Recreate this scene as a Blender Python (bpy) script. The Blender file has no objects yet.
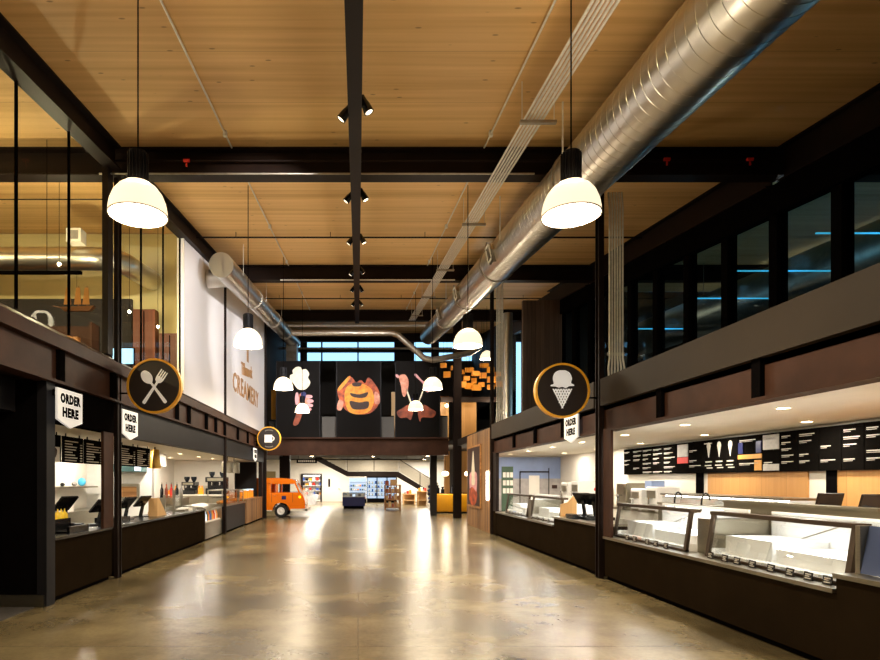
import bpy, bmesh, math, random
from mathutils import Vector, Matrix
random.seed(7)
PI = math.pi
scn = bpy.context.scene
COL = scn.collection

# ------------------------------------------------------------------ helpers
def lin(c):
    return tuple(((v/255)/12.92 if v/255 <= .04045 else ((v/255+.055)/1.055)**2.4) for v in c)

def ZD(y):                       # underside of the pitched timber deck
    return 6.21 + .12*y

class MB:
    def __init__(s): s.bm = bmesh.new()
    def _v(s, pts): return [s.bm.verts.new(p) for p in pts]
    def hexa(s, p):              # 8 corners: bottom 4 ccw, top 4 ccw
        v = s._v(p)
        for f in ((3,2,1,0),(4,5,6,7),(0,1,5,4),(1,2,6,5),(2,3,7,6),(3,0,4,7)):
            s.bm.faces.new([v[i] for i in f])
        return s
    def box(s, x0,x1,y0,y1,z0,z1):
        if x0>x1: x0,x1=x1,x0
        if y0>y1: y0,y1=y1,y0
        if z0>z1: z0,z1=z1,z0
        return s.hexa([(x0,y0,z0),(x1,y0,z0),(x1,y1,z0),(x0,y1,z0),(x0,y0,z1),(x1,y0,z1),(x1,y1,z1),(x0,y1,z1)])
    def slope(s, x0,x1,y0,y1,g0,g1):   # box that follows the roof pitch, g0/g1 = gap below deck (top, bottom)
        a,b = ZD(y0),ZD(y1)
        return s.hexa([(x0,y0,a-g1),(x1,y0,a-g1),(x1,y1,b-g1),(x0,y1,b-g1),(x0,y0,a-g0),(x1,y0,a-g0),(x1,y1,b-g0),(x0,y1,b-g0)])
    def obox(s, M, sx,sy,sz):
        p=[(-1,-1,-1),(1,-1,-1),(1,1,-1),(-1,1,-1),(-1,-1,1),(1,-1,1),(1,1,1),(-1,1,1)]
        return s.hexa([M @ Vector((a*sx/2,b*sy/2,c*sz/2)) for a,b,c in p])
    def prism(s, pts, M, d):     # polygon in local xy, extruded d along local z
        n=len(pts)
        a=s._v([M @ Vector((x,y,0)) for x,y in pts]); b=s._v([M @ Vector((x,y,d)) for x,y in pts])
        s.bm.faces.new(a[::-1]); s.bm.faces.new(b)
        for i in range(n): s.bm.faces.new([a[i],a[(i+1)%n],b[(i+1)%n],b[i]])
        return s
    def tube(s, pts, r, seg=8, cap=True):
        pts=[Vector(p) for p in pts]; n=len(pts); rings=[]
        rr = r if isinstance(r,(list,tuple)) else [r]*n
        up=None
        for i,p in enumerate(pts):
            t=((pts[i+1]-p).normalized() if i<n-1 else Vector((0,0,0)))+((p-pts[i-1]).normalized() if i>0 else Vector((0,0,0)))
            t.normalize()
            if up is None:
                up = Vector((0,0,1)) if abs(t.z)<.9 else Vector((1,0,0))
            u=(up - t*up.dot(t))
            if u.length<1e-4: u=t.orthogonal()
            u.normalize(); w=t.cross(u); up=u
            k=1.0
            if 0<i<n-1:
                c=(pts[i+1]-p).normalized().dot((p-pts[i-1]).normalized()); k=1/max(.5,math.sqrt((1+c)/2))
            rings.append(s._v([p+(u*math.cos(2*PI*j/seg)+w*math.sin(2*PI*j/seg))*rr[i] for j in range(seg)]))
        for a,b in zip(rings,rings[1:]):
            for j in range(seg): s.bm.faces.new([a[j],a[(j+1)%seg],b[(j+1)%seg],b[j]])
        if cap:
            s.bm.faces.new(rings[0][::-1]); s.bm.faces.new(rings[-1])
        return s
    def cyl(s, p0,p1,r,seg=12): return s.tube([p0,p1],r,seg)
    def lathe(s, prof, M=None, seg=24):   # (r,z) profile about local z
        M=M or Matrix(); rings=[]
        for r,z in prof:
            if r<1e-5: rings.append(s._v([M @ Vector((0,0,z))]))
            else: rings.append(s._v([M @ Vector((r*math.cos(2*PI*j/seg),r*math.sin(2*PI*j/seg),z)) for j in range(seg)]))
        for a,b in zip(rings,rings[1:]):
            for j in range(seg):
                k=(j+1)%seg
                if len(a)==1 and len(b)==1: continue
                if len(a)==1: s.bm.faces.new([a[0],b[k],b[j]])
                elif len(b)==1: s.bm.faces.new([a[j],a[k],b[0]])
                else: s.bm.faces.new([a[j],a[k],b[k],b[j]])
        return s
    def ball(s, c, r, sc=(1,1,1), seg=12):
        M=Matrix.Translation(c) @ Matrix.Diagonal((sc[0],sc[1],sc[2],1))
        n=max(4,seg//2)
        return s.lathe([(r*math.sin(PI*i/n), -r*math.cos(PI*i/n)) for i in range(n+1)], M, seg)
    def blob(s, pts, M, d):      # smooth closed outline through points
        n=len(pts); out=[]
        for i in range(n):
            p0,p1,p2,p3=[Vector(pts[(i+k-1)%n]) for k in range(4)]
            for t in (0,.25,.5,.75):
                out.append(.5*((2*p1)+(p2-p0)*t+(2*p0-5*p1+4*p2-p3)*t*t+(3*p1-p0-3*p2+p3)*t**3))
        return s.prism([(v.x,v.y) for v in out], M, d)
    def text(s, body, M, size, ext=.004, bold=0.0, width=None, shear=0, space=1.0):
        cu=bpy.data.curves.new('t','FONT'); cu.body=body; cu.size=size; cu.extrude=ext; cu.offset=bold
        cu.align_x='CENTER'; cu.align_y='CENTER'; cu.resolution_u=2; cu.shear=shear; cu.space_character=space
        o=bpy.data.objects.new('t',cu); COL.objects.link(o)
        bpy.context.view_layer.update()
        me=bpy.data.meshes.new_from_object(o.evaluated_get(bpy.context.evaluated_depsgraph_get()))
        k=1.0
        if width and me.vertices:
            xs=[v.co.x for v in me.vertices]; k=width/max(1e-6,max(xs)-min(xs))
        me.transform(M @ Matrix.Diagonal((k,1,1,1)))
        s.bm.from_mesh(me)
        bpy.data.objects.remove(o); bpy.data.curves.remove(cu); bpy.data.meshes.remove(me)
        return s
    def bevel(s, w, seg=1):
        bmesh.ops.bevel(s.bm, geom=list(s.bm.edges), offset=w, segments=seg, profile=.5, affect='EDGES'); return s
    def build(s, name, m, parent=None, world=False, smooth=True):
        bmesh.ops.recalc_face_normals(s.bm, faces=list(s.bm.faces))
        off=Vector((0,0,0))
        if parent is not None:
            q=parent
            while q is not None: off+=Vector(q.location); q=q.parent
        elif not world:
            c=[v.co for v in s.bm.verts]
            lo=[min(p[i] for p in c) for i in range(3)]; hi=[max(p[i] for p in c) for i in range(3)]
            off=Vector(((lo[0]+hi[0])/2,(lo[1]+hi[1])/2,lo[2]))
        bmesh.ops.translate(s.bm, verts=s.bm.verts, vec=-off)
        me=bpy.data.meshes.new(name); s.bm.to_mesh(me); s.bm.free()
        if smooth:
            for p in me.polygons: p.use_smooth=True
            me.set_sharp_from_angle(angle=.6)
        me.materials.append(m)
        o=bpy.data.objects.new(name,me); COL.objects.link(o)
        if parent is not None: o.parent=parent
        else: o.location=off
        return o

def tag(o,label,cat,group=None,kind=None):
    o['label']=label; o['category']=cat
    if group: o['group']=group
    if kind: o['kind']=kind
    return o
def thing(name,label,cat,loc=(0,0,0),group=None):
    o=bpy.data.objects.new(name,None); o.empty_display_size=.1; COL.objects.link(o); o.location=loc
    return tag(o,label,cat,group)
def struct(name,mb,m,parent=None):
    o=mb.build(name,m,parent,world=parent is None)
    o['kind']='structure'
    return o
def copy_tree(o,parent=None,loc=None,rz=None,label=None):
    c=o.copy(); COL.objects.link(c)
    if parent is not None: c.parent=parent
    if loc is not None: c.location=loc
    if rz is not None: c.rotation_euler=(0,0,rz)
    if label: c['label']=label
    for ch in list(o.children): copy_tree(ch,c)
    return c
T=Matrix.Translation
def R(a,ax): return Matrix.Rotation(a,4,ax)
MFRONT = R(PI/2,'X')                   # local xy -> world xz facing -y (towards the camera), local z -> -y
ML = R(PI/2,'Z') @ R(PI/2,'X')         # reads from +x side: local x -> +y, local y -> z, local z -> +x
MR = R(-PI/2,'Z') @ R(PI/2,'X')        # reads from -x side: local x -> -y, local y -> z, local z -> -x

# ------------------------------------------------------------------ materials
MATS={}
def mat(name,c,rough=.5,metal=0,var=.12,scale=6,emit=0,ecol=None,spec=.5,bump=0,stretch=(1,1,1),c2=None,coat=0):
    if name in MATS: return MATS[name]
    m=bpy.data.materials.new(name); m.use_nodes=True; nt=m.node_tree; N=nt.nodes; L=nt.links
    b=N['Principled BSDF']
    tc=N.new('ShaderNodeTexCoord'); mp=N.new('ShaderNodeMapping'); mp.inputs['Scale'].default_value=stretch
    nz=N.new('ShaderNodeTexNoise'); nz.inputs['Scale'].default_value=scale; nz.inputs['Detail'].default_value=4
    L.new(tc.outputs['Object'],mp.inputs['Vector']); L.new(mp.outputs['Vector'],nz.inputs['Vector'])
    rp=N.new('ShaderNodeValToRGB'); lc=lin(c)
    d=lin(c2) if c2 else tuple(v*(1-var) for v in lc)
    h=lc if c2 else tuple(min(1,v*(1+var)) for v in lc)
    rp.color_ramp.elements[0].position=.3; rp.color_ramp.elements[1].position=.7
    rp.color_ramp.elements[0].color=(*d,1); rp.color_ramp.elements[1].color=(*h,1)
    L.new(nz.outputs['Fac'],rp.inputs['Fac']); L.new(rp.outputs['Color'],b.inputs['Base Color'])
    b.inputs['Roughness'].default_value=rough; b.inputs['Metallic'].default_value=metal
    b.inputs['Specular IOR Level'].default_value=spec; b.inputs['Coat Weight'].default_value=coat
    if emit:
        b.inputs['Emission Color'].default_value=(*lin(ecol or c),1); b.inputs['Emission Strength'].default_value=emit
    if bump:
        bp=N.new('ShaderNodeBump'); bp.inputs['Strength'].default_value=bump; bp.inputs['Distance'].default_value=.01
        L.new(nz.outputs['Fac'],bp.inputs['Height']); L.new(bp.outputs['Normal'],b.inputs['Normal'])
    MATS[name]=m; return m

def glass(name,tint=(1,1,1),refl=1.0,ior=1.45):
    m=bpy.data.materials.new(name); m.use_nodes=True; nt=m.node_tree; N=nt.nodes; L=nt.links
    N.remove(N['Principled BSDF']); out=N['Material Output']
    tr=N.new('ShaderNodeBsdfTransparent'); tr.inputs['Color'].default_value=(*tint,1)
    gl=N.new('ShaderNodeBsdfGlossy'); gl.inputs['Roughness'].default_value=.01
    fr=N.new('ShaderNodeFresnel'); fr.inputs['IOR'].default_value=ior
    mu=N.new('ShaderNodeMath'); mu.operation='MULTIPLY'; mu.inputs[1].default_value=refl
    mx=N.new('ShaderNodeMixShader')
    L.new(fr.outputs['Fac'],mu.inputs[0]); L.new(mu.outputs[0],mx.inputs['Fac'])
    L.new(tr.outputs[0],mx.inputs[1]); L.new(gl.outputs[0],mx.inputs[2]); L.new(mx.outputs[0],out.inputs['Surface'])
    return m

def wood(name,c,cdark,axis='Z',plank=.14,rough=.45,lines=.6,grain=9):
    """plank wood: planks run along `axis`; plank width counted on the other horizontal axis"""
    m=bpy.data.materials.new(name); m.use_nodes=True; nt=m.node_tree; N=nt.nodes; L=nt.links
    b=N['Principled BSDF']; b.inputs['Roughness'].default_value=rough
    tc=N.new('ShaderNodeTexCoord'); sp=N.new('ShaderNodeSeparateXYZ'); L.new(tc.outputs['Object'],sp.inputs[0])
    ad=N.new('ShaderNodeMath'); ad.operation='ADD'
    if axis=='Z': L.new(sp.outputs['X'],ad.inputs[0]); L.new(sp.outputs['Y'],ad.inputs[1])
    elif axis=='X': L.new(sp.outputs['Y'],ad.inputs[0]); L.new(sp.outputs['Z'],ad.inputs[1])
    else: L.new(sp.outputs['X'],ad.inputs[0]); L.new(sp.outputs['Z'],ad.inputs[1])
    dv=N.new('ShaderNodeMath'); dv.operation='DIVIDE'; dv.inputs[1].default_value=plank; L.new(ad.outputs[0],dv.inputs[0])
    fl=N.new('ShaderNodeMath'); fl.operation='FLOOR'; L.new(dv.outputs[0],fl.inputs[0])
    fc=N.new('ShaderNodeMath'); fc.operation='FRACT'; L.new(dv.outputs[0],fc.inputs[0])
    wn=N.new('ShaderNodeTexWhiteNoise'); wn.noise_dimensions='1D'; L.new(fl.outputs[0],wn.inputs['W'])
    mp=N.new('ShaderNodeMapping'); s=[grain,grain,grain]; s['XYZ'.index(axis)]=grain*.06; mp.inputs['Scale'].default_value=s
    L.new(tc.outputs['Object'],mp.inputs['Vector'])
    nz=N.new('ShaderNodeTexNoise'); nz.inputs['Scale'].default_value=2.2; nz.inputs['Detail'].default_value=6
    L.new(mp.outputs[0],nz.inputs['Vector'])
    mx=N.new('ShaderNodeMath'); mx.operation='MULTIPLY_ADD'; mx.inputs[1].default_value=.45
    L.new(wn.outputs['Value'],mx.inputs[0])
    m2=N.new('ShaderNodeMath'); m2.operation='MULTIPLY'; m2.inputs[1].default_value=.55; L.new(nz.outputs['Fac'],m2.inputs[0])
    L.new(m2.outputs[0],mx.inputs[2])
    rp=N.new('ShaderNodeValToRGB'); rp.color_ramp.elements[0].position=.15; rp.color_ramp.elements[1].position=.8
    rp.color_ramp.elements[0].color=(*lin(cdark),1); rp.color_ramp.elements[1].color=(*lin(c),1)
    L.new(mx.outputs[0],rp.inputs['Fac'])
    lt=N.new('ShaderNodeMath'); lt.operation='LESS_THAN'; lt.inputs[1].default_value=min(.1,.008/plank); L.new(fc.outputs[0],lt.inputs[0])
    l2=N.new('ShaderNodeMath'); l2.operation='MULTIPLY'; l2.inputs[1].default_value=lines; L.new(lt.outputs[0],l2.inputs[0])
    mc=N.new('ShaderNodeMixRGB'); mc.inputs['Color2'].default_value=(*[v*.25 for v in lin(cdark)],1)
    L.new(l2.outputs[0],mc.inputs['Fac']); L.new(rp.outputs[0],mc.inputs['Color1']); L.new(mc.outputs[0],b.inputs['Base Color'])
    MATS[name]=m; return m

def deck_mat():
    m=bpy.data.materials.new('timber_deck'); m.use_nodes=True; nt=m.node_tree; N=nt.nodes; L=nt.links
    b=N['Principled BSDF']; b.inputs['Roughness'].default_value=.55; b.inputs['Specular IOR Level'].default_value=.25
    tc=N.new('ShaderNodeTexCoord')
    def noise(sc,scale,detail):
        mp=N.new('ShaderNodeMapping'); mp.inputs['Scale'].default_value=sc; L.new(tc.outputs['Object'],mp.inputs[0])
        n=N.new('ShaderNodeTexNoise'); n.inputs['Scale'].default_value=scale; n.inputs['Detail'].default_value=detail
        L.new(mp.outputs[0],n.inputs['Vector']); return n
    a=noise((.25,9,1),1.0,5)      # lamella streaks along x
    c=noise((.05,2.2,.2),1.0,2)   # wide boards
    ad=N.new('ShaderNodeMath'); ad.operation='MULTIPLY_ADD'; ad.inputs[1].default_value=.5; L.new(a.outputs['Fac'],ad.inputs[0])
    h=N.new('ShaderNodeMath'); h.operation='MULTIPLY'; h.inputs[1].default_value=.5; L.new(c.outputs['Fac'],h.inputs[0]); L.new(h.outputs[0],ad.inputs[2])
    rp=N.new('ShaderNodeValToRGB'); e=rp.color_ramp.elements
    e[0].position=.34; e[0].color=(*lin((206,160,98)),1); e[1].position=.62; e[1].color=(*lin((238,196,134)),1)
    L.new(ad.outputs[0],rp.inputs['Fac'])
    mp=N.new('ShaderNodeMapping'); mp.inputs['Scale'].default_value=(1.2,3.2,.3); L.new(tc.outputs['Object'],mp.inputs[0])
    vo=N.new('ShaderNodeTexVoronoi'); vo.inputs['Scale'].default_value=1.6; L.new(mp.outputs[0],vo.inputs['Vector'])
    lt=N.new('ShaderNodeMapRange'); lt.inputs['From Min'].default_value=.05; lt.inputs['From Max'].default_value=.09
    lt.inputs['To Min'].default_value=.6; lt.inputs['To Max'].default_value=0; L.new(vo.outputs['Distance'],lt.inputs['Value'])
    mc=N.new('ShaderNodeMixRGB'); mc.inputs['Color2'].default_value=(*lin((96,58,26)),1)
    L.new(lt.outputs[0],mc.inputs['Fac']); L.new(rp.outputs[0],mc.inputs['Color1'])
    # panel joints every 1.23 m
    sp=N.new('ShaderNodeSeparateXYZ'); L.new(tc.outputs['Object'],sp.inputs[0])
    dv=N.new('ShaderNodeMath'); dv.operation='DIVIDE'; dv.inputs[1].default_value=1.23; L.new(sp.outputs['Y'],dv.inputs[0])
    fr=N.new('ShaderNodeMath'); fr.operation='FRACT'; L.new(dv.outputs[0],fr.inputs[0])
    l2=N.new('ShaderNodeMath'); l2.operation='LESS_THAN'; l2.inputs[1].default_value=.012; L.new(fr.outputs[0],l2.inputs[0])
    l3=N.new('ShaderNodeMath'); l3.operation='MULTIPLY'; l3.inputs[1].default_value=.4; L.new(l2.outputs[0],l3.inputs[0])
    m3=N.new('ShaderNodeMixRGB'); m3.inputs['Color2'].default_value=(*lin((150,104,56)),1)
    L.new(l3.outputs[0],m3.inputs['Fac']); L.new(mc.outputs[0],m3.inputs['Color1']); L.new(m3.outputs[0],b.inputs['Base Color'])
    return m

def floor_mat():
    m=bpy.data.materials.new('polished_concrete'); m.use_nodes=True; nt=m.node_tree; N=nt.nodes; L=nt.links
    b=N['Principled BSDF']; b.inputs['Specular IOR Level'].default_value=.55
    tc=N.new('ShaderNodeTexCoord')
    n1=N.new('ShaderNodeTexNoise'); n1.inputs['Scale'].default_value=.55; n1.inputs['Detail'].default_value=8; n1.inputs['Roughness'].default_value=.6
    n2=N.new('ShaderNodeTexNoise'); n2.inputs['Scale'].default_value=22; n2.inputs['Detail'].default_value=4
    L.new(tc.outputs['Object'],n1.inputs['Vector']); L.new(tc.outputs['Object'],n2.inputs['Vector'])
    rp=N.new('ShaderNodeValToRGB'); e=rp.color_ramp.elements
    e[0].position=.36; e[0].color=(*lin((80,69,47)),1); e[1].position=.66; e[1].color=(*lin((150,134,98)),1)
    L.new(n1.outputs['Fac'],rp.inputs['Fac'])
    mc=N.new('ShaderNodeMixRGB'); mc.blend_type='MULTIPLY'; mc.inputs['Fac'].default_value=.28
    r2=N.new('ShaderNodeValToRGB'); r2.color_ramp.elements[0].position=.35; r2.color_ramp.elements[0].color=(.55,.55,.55,1); r2.color_ramp.elements[1].position=.6
    L.new(n2.outputs['Fac'],r2.inputs['Fac']); L.new(rp.outputs[0],mc.inputs['Color1']); L.new(r2.outputs[0],mc.inputs['Color2'])
    sp=N.new('ShaderNodeSeparateXYZ'); L.new(tc.outputs['Object'],sp.inputs[0])
    last=mc
    for ax,per,off in (('X',4.2,0.0),('Y',4.1,1.9)):
        s=N.new('ShaderNodeMath'); s.operation='SUBTRACT'; s.inputs[1].default_value=off; L.new(sp.outputs[ax],s.inputs[0])
        d=N.new('ShaderNodeMath'); d.operation='PINGPONG'; d.inputs[1].default_value=per/2; L.new(s.outputs[0],d.inputs[0])
        l=N.new('ShaderNodeMath'); l.operation='LESS_THAN'; l.inputs[1].default_value=.005; L.new(d.outputs[0],l.inputs[0])
        k=N.new('ShaderNodeMath'); k.operation='MULTIPLY'; k.inputs[1].default_value=.55; L.new(l.outputs[0],k.inputs[0])
        x=N.new('ShaderNodeMixRGB'); x.inputs['Color2'].default_value=(.04,.033,.025,1)
        L.new(k.outputs[0],x.inputs['Fac']); L.new(last.outputs[0],x.inputs['Color1']); last=x
    L.new(last.outputs[0],b.inputs['Base Color'])
    b.inputs['Roughness'].default_value=.27
    return m

M=dict(
 deck=deck_mat(), floor=floor_mat(),
 steel=mat('dark_brown_steel',(26,15,10),.5,0,.2,3,spec=.15),
 brownsteel=mat('weathered_brown_steel',(60,37,26),.55,.0,.25,2.5,spec=.12),
 black=mat('black_paint',(12,10,10),.6,0,.15,4,spec=0),
 blackgloss=mat('black_plastic',(14,14,15),.25,0,.1,8),
 counter=mat('dark_bronze_panel',(33,25,16),.6,0,.12,3,spec=0),
 taupe=mat('taupe_metal_panel',(52,44,36),.6,0,.08,1.5,spec=.1),
 slate=mat('slate_blue_panel',(30,29,32),.5,0,.1,2,spec=.12),
 galv=mat('galvanised_steel',(205,200,190),.3,1,.06,3,stretch=(1,1,.4)),
 galvdull=mat('dull_galvanised_steel',(168,160,148),.4,.9,.15,8),
 conduit=mat('conduit_metal',(226,222,214),.4,.2,.1,12),
 stainless=mat('brushed_stainless',(150,143,126),.32,1,.08,14,stretch=(1,1,8)),
 white=mat('white_paint',(228,222,210),.6,0,.03,2),
 whitegloss=mat('white_enamel',(232,230,226),.25,0,.03,3),
 ceilw=mat('white_ceiling_board',(226,218,202),.7,0,.03,2),
 panelw=mat('white_sign_panel',(226,222,224),.45,0,.015,1),
 cream=mat('cream_plaster',(192,176,124),.7,0,.05,1.5),
 redwood=wood('reddish_wood',(120,58,26),(78,34,14),'Z',.5,.5,.3),
 bronze=mat('bronze_frame',(70,56,42),.4,.6,.1,6),
 oak=wood('oak_veneer',(206,156,92),(176,124,64),'Z',.6,.45,.35),
 plank=wood('barn_planks',(176,132,84),(92,62,36),'Z',.15,.6,.9),
 slat=wood('dark_slats',(118,94,78),(60,46,38),'Z',.16,.7,.9),
 crate=wood('crate_wood',(196,142,82),(140,92,48),'X',.12,.6,.8),
 pale=wood('pale_plywood',(216,176,120),(196,152,96),'Z',.8,.5,.2),
 yellow=mat('yellow_edge',(250,184,50),.4,0,.05,4),
 yellowpaint=mat('yellow_counter_paint',(226,158,20),.35,0,.05,3),
 signface=mat('dark_sign_face',(36,26,23),.45,0,.1,3),
 signwhite=mat('off_white_sign',(244,240,230),.5,0,.03,4),
 signglow=mat('glowing_sign_plate',(236,234,230),.5,0,.02,4,emit=.32,ecol=(240,240,240)),  # faint glow added to whiten plates the lamps leave dull
 gold=mat('brass_shade',(206,160,80),.3,.85,.1,6),
 cupblue=mat('bright_blue_cup',(70,176,224),.4,0,.05,6), spotlens=mat('spotlight_lens',(255,240,215),.3,0,.02,9,emit=3,ecol=(255,236,205)),
 olivesteel=mat('olive_steel',(112,104,84),.45,.6,.08,8,stretch=(1,.2,4)), emblem=mat('glowing_sign_emblem',(244,240,230),.5,0,.03,4,emit=.22,ecol=(240,236,226)),  # emblem carries a faint added glow to lift its white
 gold2=mat('amber_print',(206,146,62),.5,0,.1,6),
 tan=mat('tan_lettering',(168,122,72),.45,.2,.1,6),
 orange=mat('orange_car_paint',(240,122,10),.2,0,.04,2,coat=.6),
 chrome=mat('chrome',(210,210,210),.1,1,.02,4),
 rubber=mat('black_rubber',(18,18,18),.7,0,.1,10),
 blueglass=mat('blue_grey_glass',(70,82,116),.12,0,.1,3),
 navy=mat('navy_enamel',(16,26,88),.3,0,.08,3),
 greysign=mat('grey_white_print',(176,172,164),.5,0,.12,14),
 board=mat('menu_board_black',(16,14,12),.7,0,.15,3,spec=0),
 letter=mat('menu_lettering',(206,200,186),.5,0,.06,5),
 tile=mat('white_tile',(222,220,214),.25,0,.04,8),
 mural=mat('mural_sky_blue',(140,160,202),.6,0,.14,1.2),
 muralgrey=mat('mural_grey_fence',(170,166,164),.6,0,.22,4),
 green=mat('green_board',(72,98,76),.6,0,.1,4),
 teal=mat('teal_hood',(60,92,92),.35,.3,.1,5),
 red=mat('red_carton',(206,44,32),.4,0,.1,6),
 blue=mat('blue_carton',(52,96,186),.4,0,.1,6),
 orangej=mat('orange_juice',(244,150,30),.3,0,.1,6),
 yellowp=mat('yellow_plastic',(250,214,20),.35,0,.05,6),
 purple=mat('purple_carton',(150,110,210),.4,0,.1,6),
 grey=mat('grey_fabric',(140,134,128),.8,0,.12,6),
 darkgrey=mat('dark_grey_mat',(72,68,64),.85,0,.12,10),
 greyroom=mat('grey_wall_paint',(88,84,80),.7,0,.08,1.5),
 darkroom=mat('dark_wall_paint',(34,27,24),.75,0,.1,1.5),
 banner=mat('black_banner',(14,11,10),.7,0,.1,2,spec=.1),
 skin=mat('printed_skin_tone',(236,170,144),.6,0,.2,4,c2=(180,96,72)),
 artwhite=mat('printed_ice_cream',(236,226,204),.6,0,.1,8),
 artcheese=mat('printed_cheese',(246,176,46),.6,0,.2,6,c2=(226,120,24)),
 artred=mat('printed_red_pepper',(222,96,40),.6,0,.3,5,c2=(92,24,10)),
 artdark=mat('printed_crust',(52,22,12),.6,0,.3,8),
 artpink=mat('printed_pink',(222,160,166),.6,0,.2,6),
 artbrown=mat('printed_brown',(176,84,50),.6,0,.3,3,c2=(70,24,12)),
 cheese=mat('hanging_orange_block',(236,150,36),.6,0,.15,2),
 rail=mat('mesh_railing',(176,168,150),.5,.2,.12,30),
 sail=mat('ship_sail',(206,146,70),.7,0,.1,6),
 shipwood=mat('ship_hull',(150,96,44),.5,0,.15,6),
 screen=mat('dark_screen',(24,28,34),.15,0,.1,3),
 shade=mat('glowing_acrylic_shade',(255,236,205),.3,0,.02,20,emit=1.25,ecol=(255,232,196)),
 lens=mat('glowing_lens',(255,240,215),.3,0,.02,20,emit=34,ecol=(255,234,202)),
 led=mat('white_led_strip',(245,250,255),.3,0,.02,20,emit=14,ecol=(250,244,232)),
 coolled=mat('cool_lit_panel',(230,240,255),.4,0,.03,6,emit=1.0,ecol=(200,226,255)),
 coolglass=mat('frosted_cool_rim',(200,206,214),.3,0,.05,5),
 cyan=mat('cyan_tube',(90,190,255),.3,0,.02,20,emit=1.3,ecol=(70,190,220)),
 bulb=mat('small_lamp_bulb',(255,240,215),.3,0,.02,20,emit=40,ecol=(255,226,180)),
 globe=mat('globe_lamp',(255,240,215),.3,0,.02,20,emit=12,ecol=(255,220,160)),
 headlamp=mat('lit_headlamp',(255,236,180),.2,0,.02,9,emit=3,ecol=(255,236,190)),
 amber=mat('lit_amber_lamp',(255,190,20),.2,0,.02,9,emit=2.5,ecol=(255,180,10)),
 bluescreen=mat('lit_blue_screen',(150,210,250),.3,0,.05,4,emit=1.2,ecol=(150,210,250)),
 glassl=glass('storefront_glass',(.96,.97,.94),.03),
 glassr=glass('dark_window_glass',(.62,.74,.78),.12),
 glassc=glass('case_glass',(.97,.985,.985),.45),
)

# ------------------------------------------------------------------ camera, world
cam=bpy.data.cameras.new('camera'); co=bpy.data.objects.new('camera',cam); COL.objects.link(co)
co.location=(0,0,1.7); co.rotation_euler=(PI/2,0,0); cam.sensor_width=36; cam.lens=24.01
cam.shift_x=(440-358)/880; cam.shift_y=(480-330)/880; cam.clip_end=300; scn.camera=co
w=bpy.data.worlds.new('sky'); scn.world=w; w.use_nodes=True
bg=w.node_tree.nodes['Background']; bg.inputs['Color'].default_value=(.3,.62,1,1); bg.inputs['Strength'].default_value=2.2
scn.view_settings.view_transform='Standard'; scn.view_settings.look='None'; scn.view_settings.gamma=1; scn.view_settings.use_curve_mapping=False
scn.view_settings.exposure=0.0
WARM=(1,.85,.62)
def lamp(kind,loc,power,col=WARM,size=.1,parent=None,rot=None,spot=None):
    l=bpy.data.lights.new('lamp',kind); l.energy=power; l.color=col
    if kind=='AREA': l.shape='DISK'; l.size=size
    else: l.shadow_soft_size=size
    if spot: l.spot_size=spot; l.spot_blend=.6
    o=bpy.data.objects.new('lamp',l); COL.objects.link(o)
    if parent is not None:
        off=Vector((0,0,0)); q=parent
        while q is not None: off+=Vector(q.location); q=q.parent
        o.parent=parent; o.location=Vector(loc)-off
    else: o.location=loc
    if rot is not None: o.rotation_euler=rot
    return o
def aim(p,q): return (Vector(q)-Vector(p)).to_track_quat('-Z','Y').to_euler()

# ------------------------------------------------------------------ shell
struct('floor', MB().box(-14,16,-6,48,-.25,0), M['floor'])
c=MB(); c.slope(-14,16,-6,38.2,-.3,0); struct('ceiling',c,M['deck'])
struct('wall_behind', MB().box(-14,16,-6.3,-6,0,6), M['greyroom'])
struct('wall_left', MB().box(-14.3,-14,-6,15.3,0,8.4), M['cream'])
b=MB(); b.box(16,16.3,-6,22.6,0,4.5); b.slope(16,16.3,-6,22.6,0,1.2); b.box(16,16.3,-6,22.6,6.6,6.9)
b.slope(16,16.3,8,22.6,1.1,2.6)
for k in range(9): b.box(16,16.3,-6+k*3.55,-5.8+k*3.55,4.5,6.6)
struct('wall_right',b,M['darkroom'])
for k in range(8):
    struct('window_%d'%(80+k),MB().box(16.12,16.14,-5.8+k*3.55,-2.45+k*3.55,4.5,6.6),M['glassl'])
struct('wall_room_end_left', MB().box(-14,-4.4,15,15.3,3.5,ZD(15)-.02), M['cream'])
struct('wall_hall_left', MB().box(-4.75,-4.45,15.3,38.2,3.5,ZD(38.2)), M['darkroom'])
struct('ceiling_left_counter', MB().box(-14,-4.36,8.06,26.4,2.5,3.04), M['ceilw'])
struct('floor_upper_left', MB().box(-14,-4.36,-6,15.3,3.06,3.55), M['steel'])
struct('floor_upper_left_rear', MB().box(-7.6,-4.36,15.3,38,3.06,3.5), M['steel'])
struct('wall_left_counter', MB().box(-7.6,-7.4,8.06,26.4,0,2.5), M['white'])
struct('wall_end_left_counter', MB().box(-7.4,-5.0,23.6,23.8,0,2.5), M['white'])
struct('wall_entry', MB().box(-14,-4.24,7.88,8.06,0,3.05), M['black'])
struct('wall_tiled', MB().box(-7.4,-5.62,16,16.2,0,2.5), M['tile'])
struct('trim_1', MB().box(-14,-4.2,7.83,7.88,0,.16), M['stainless'])
struct('trim_2', MB().box(-7,-4.6,7.4,7.88,2.62,3.05), M['slate'])
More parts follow.
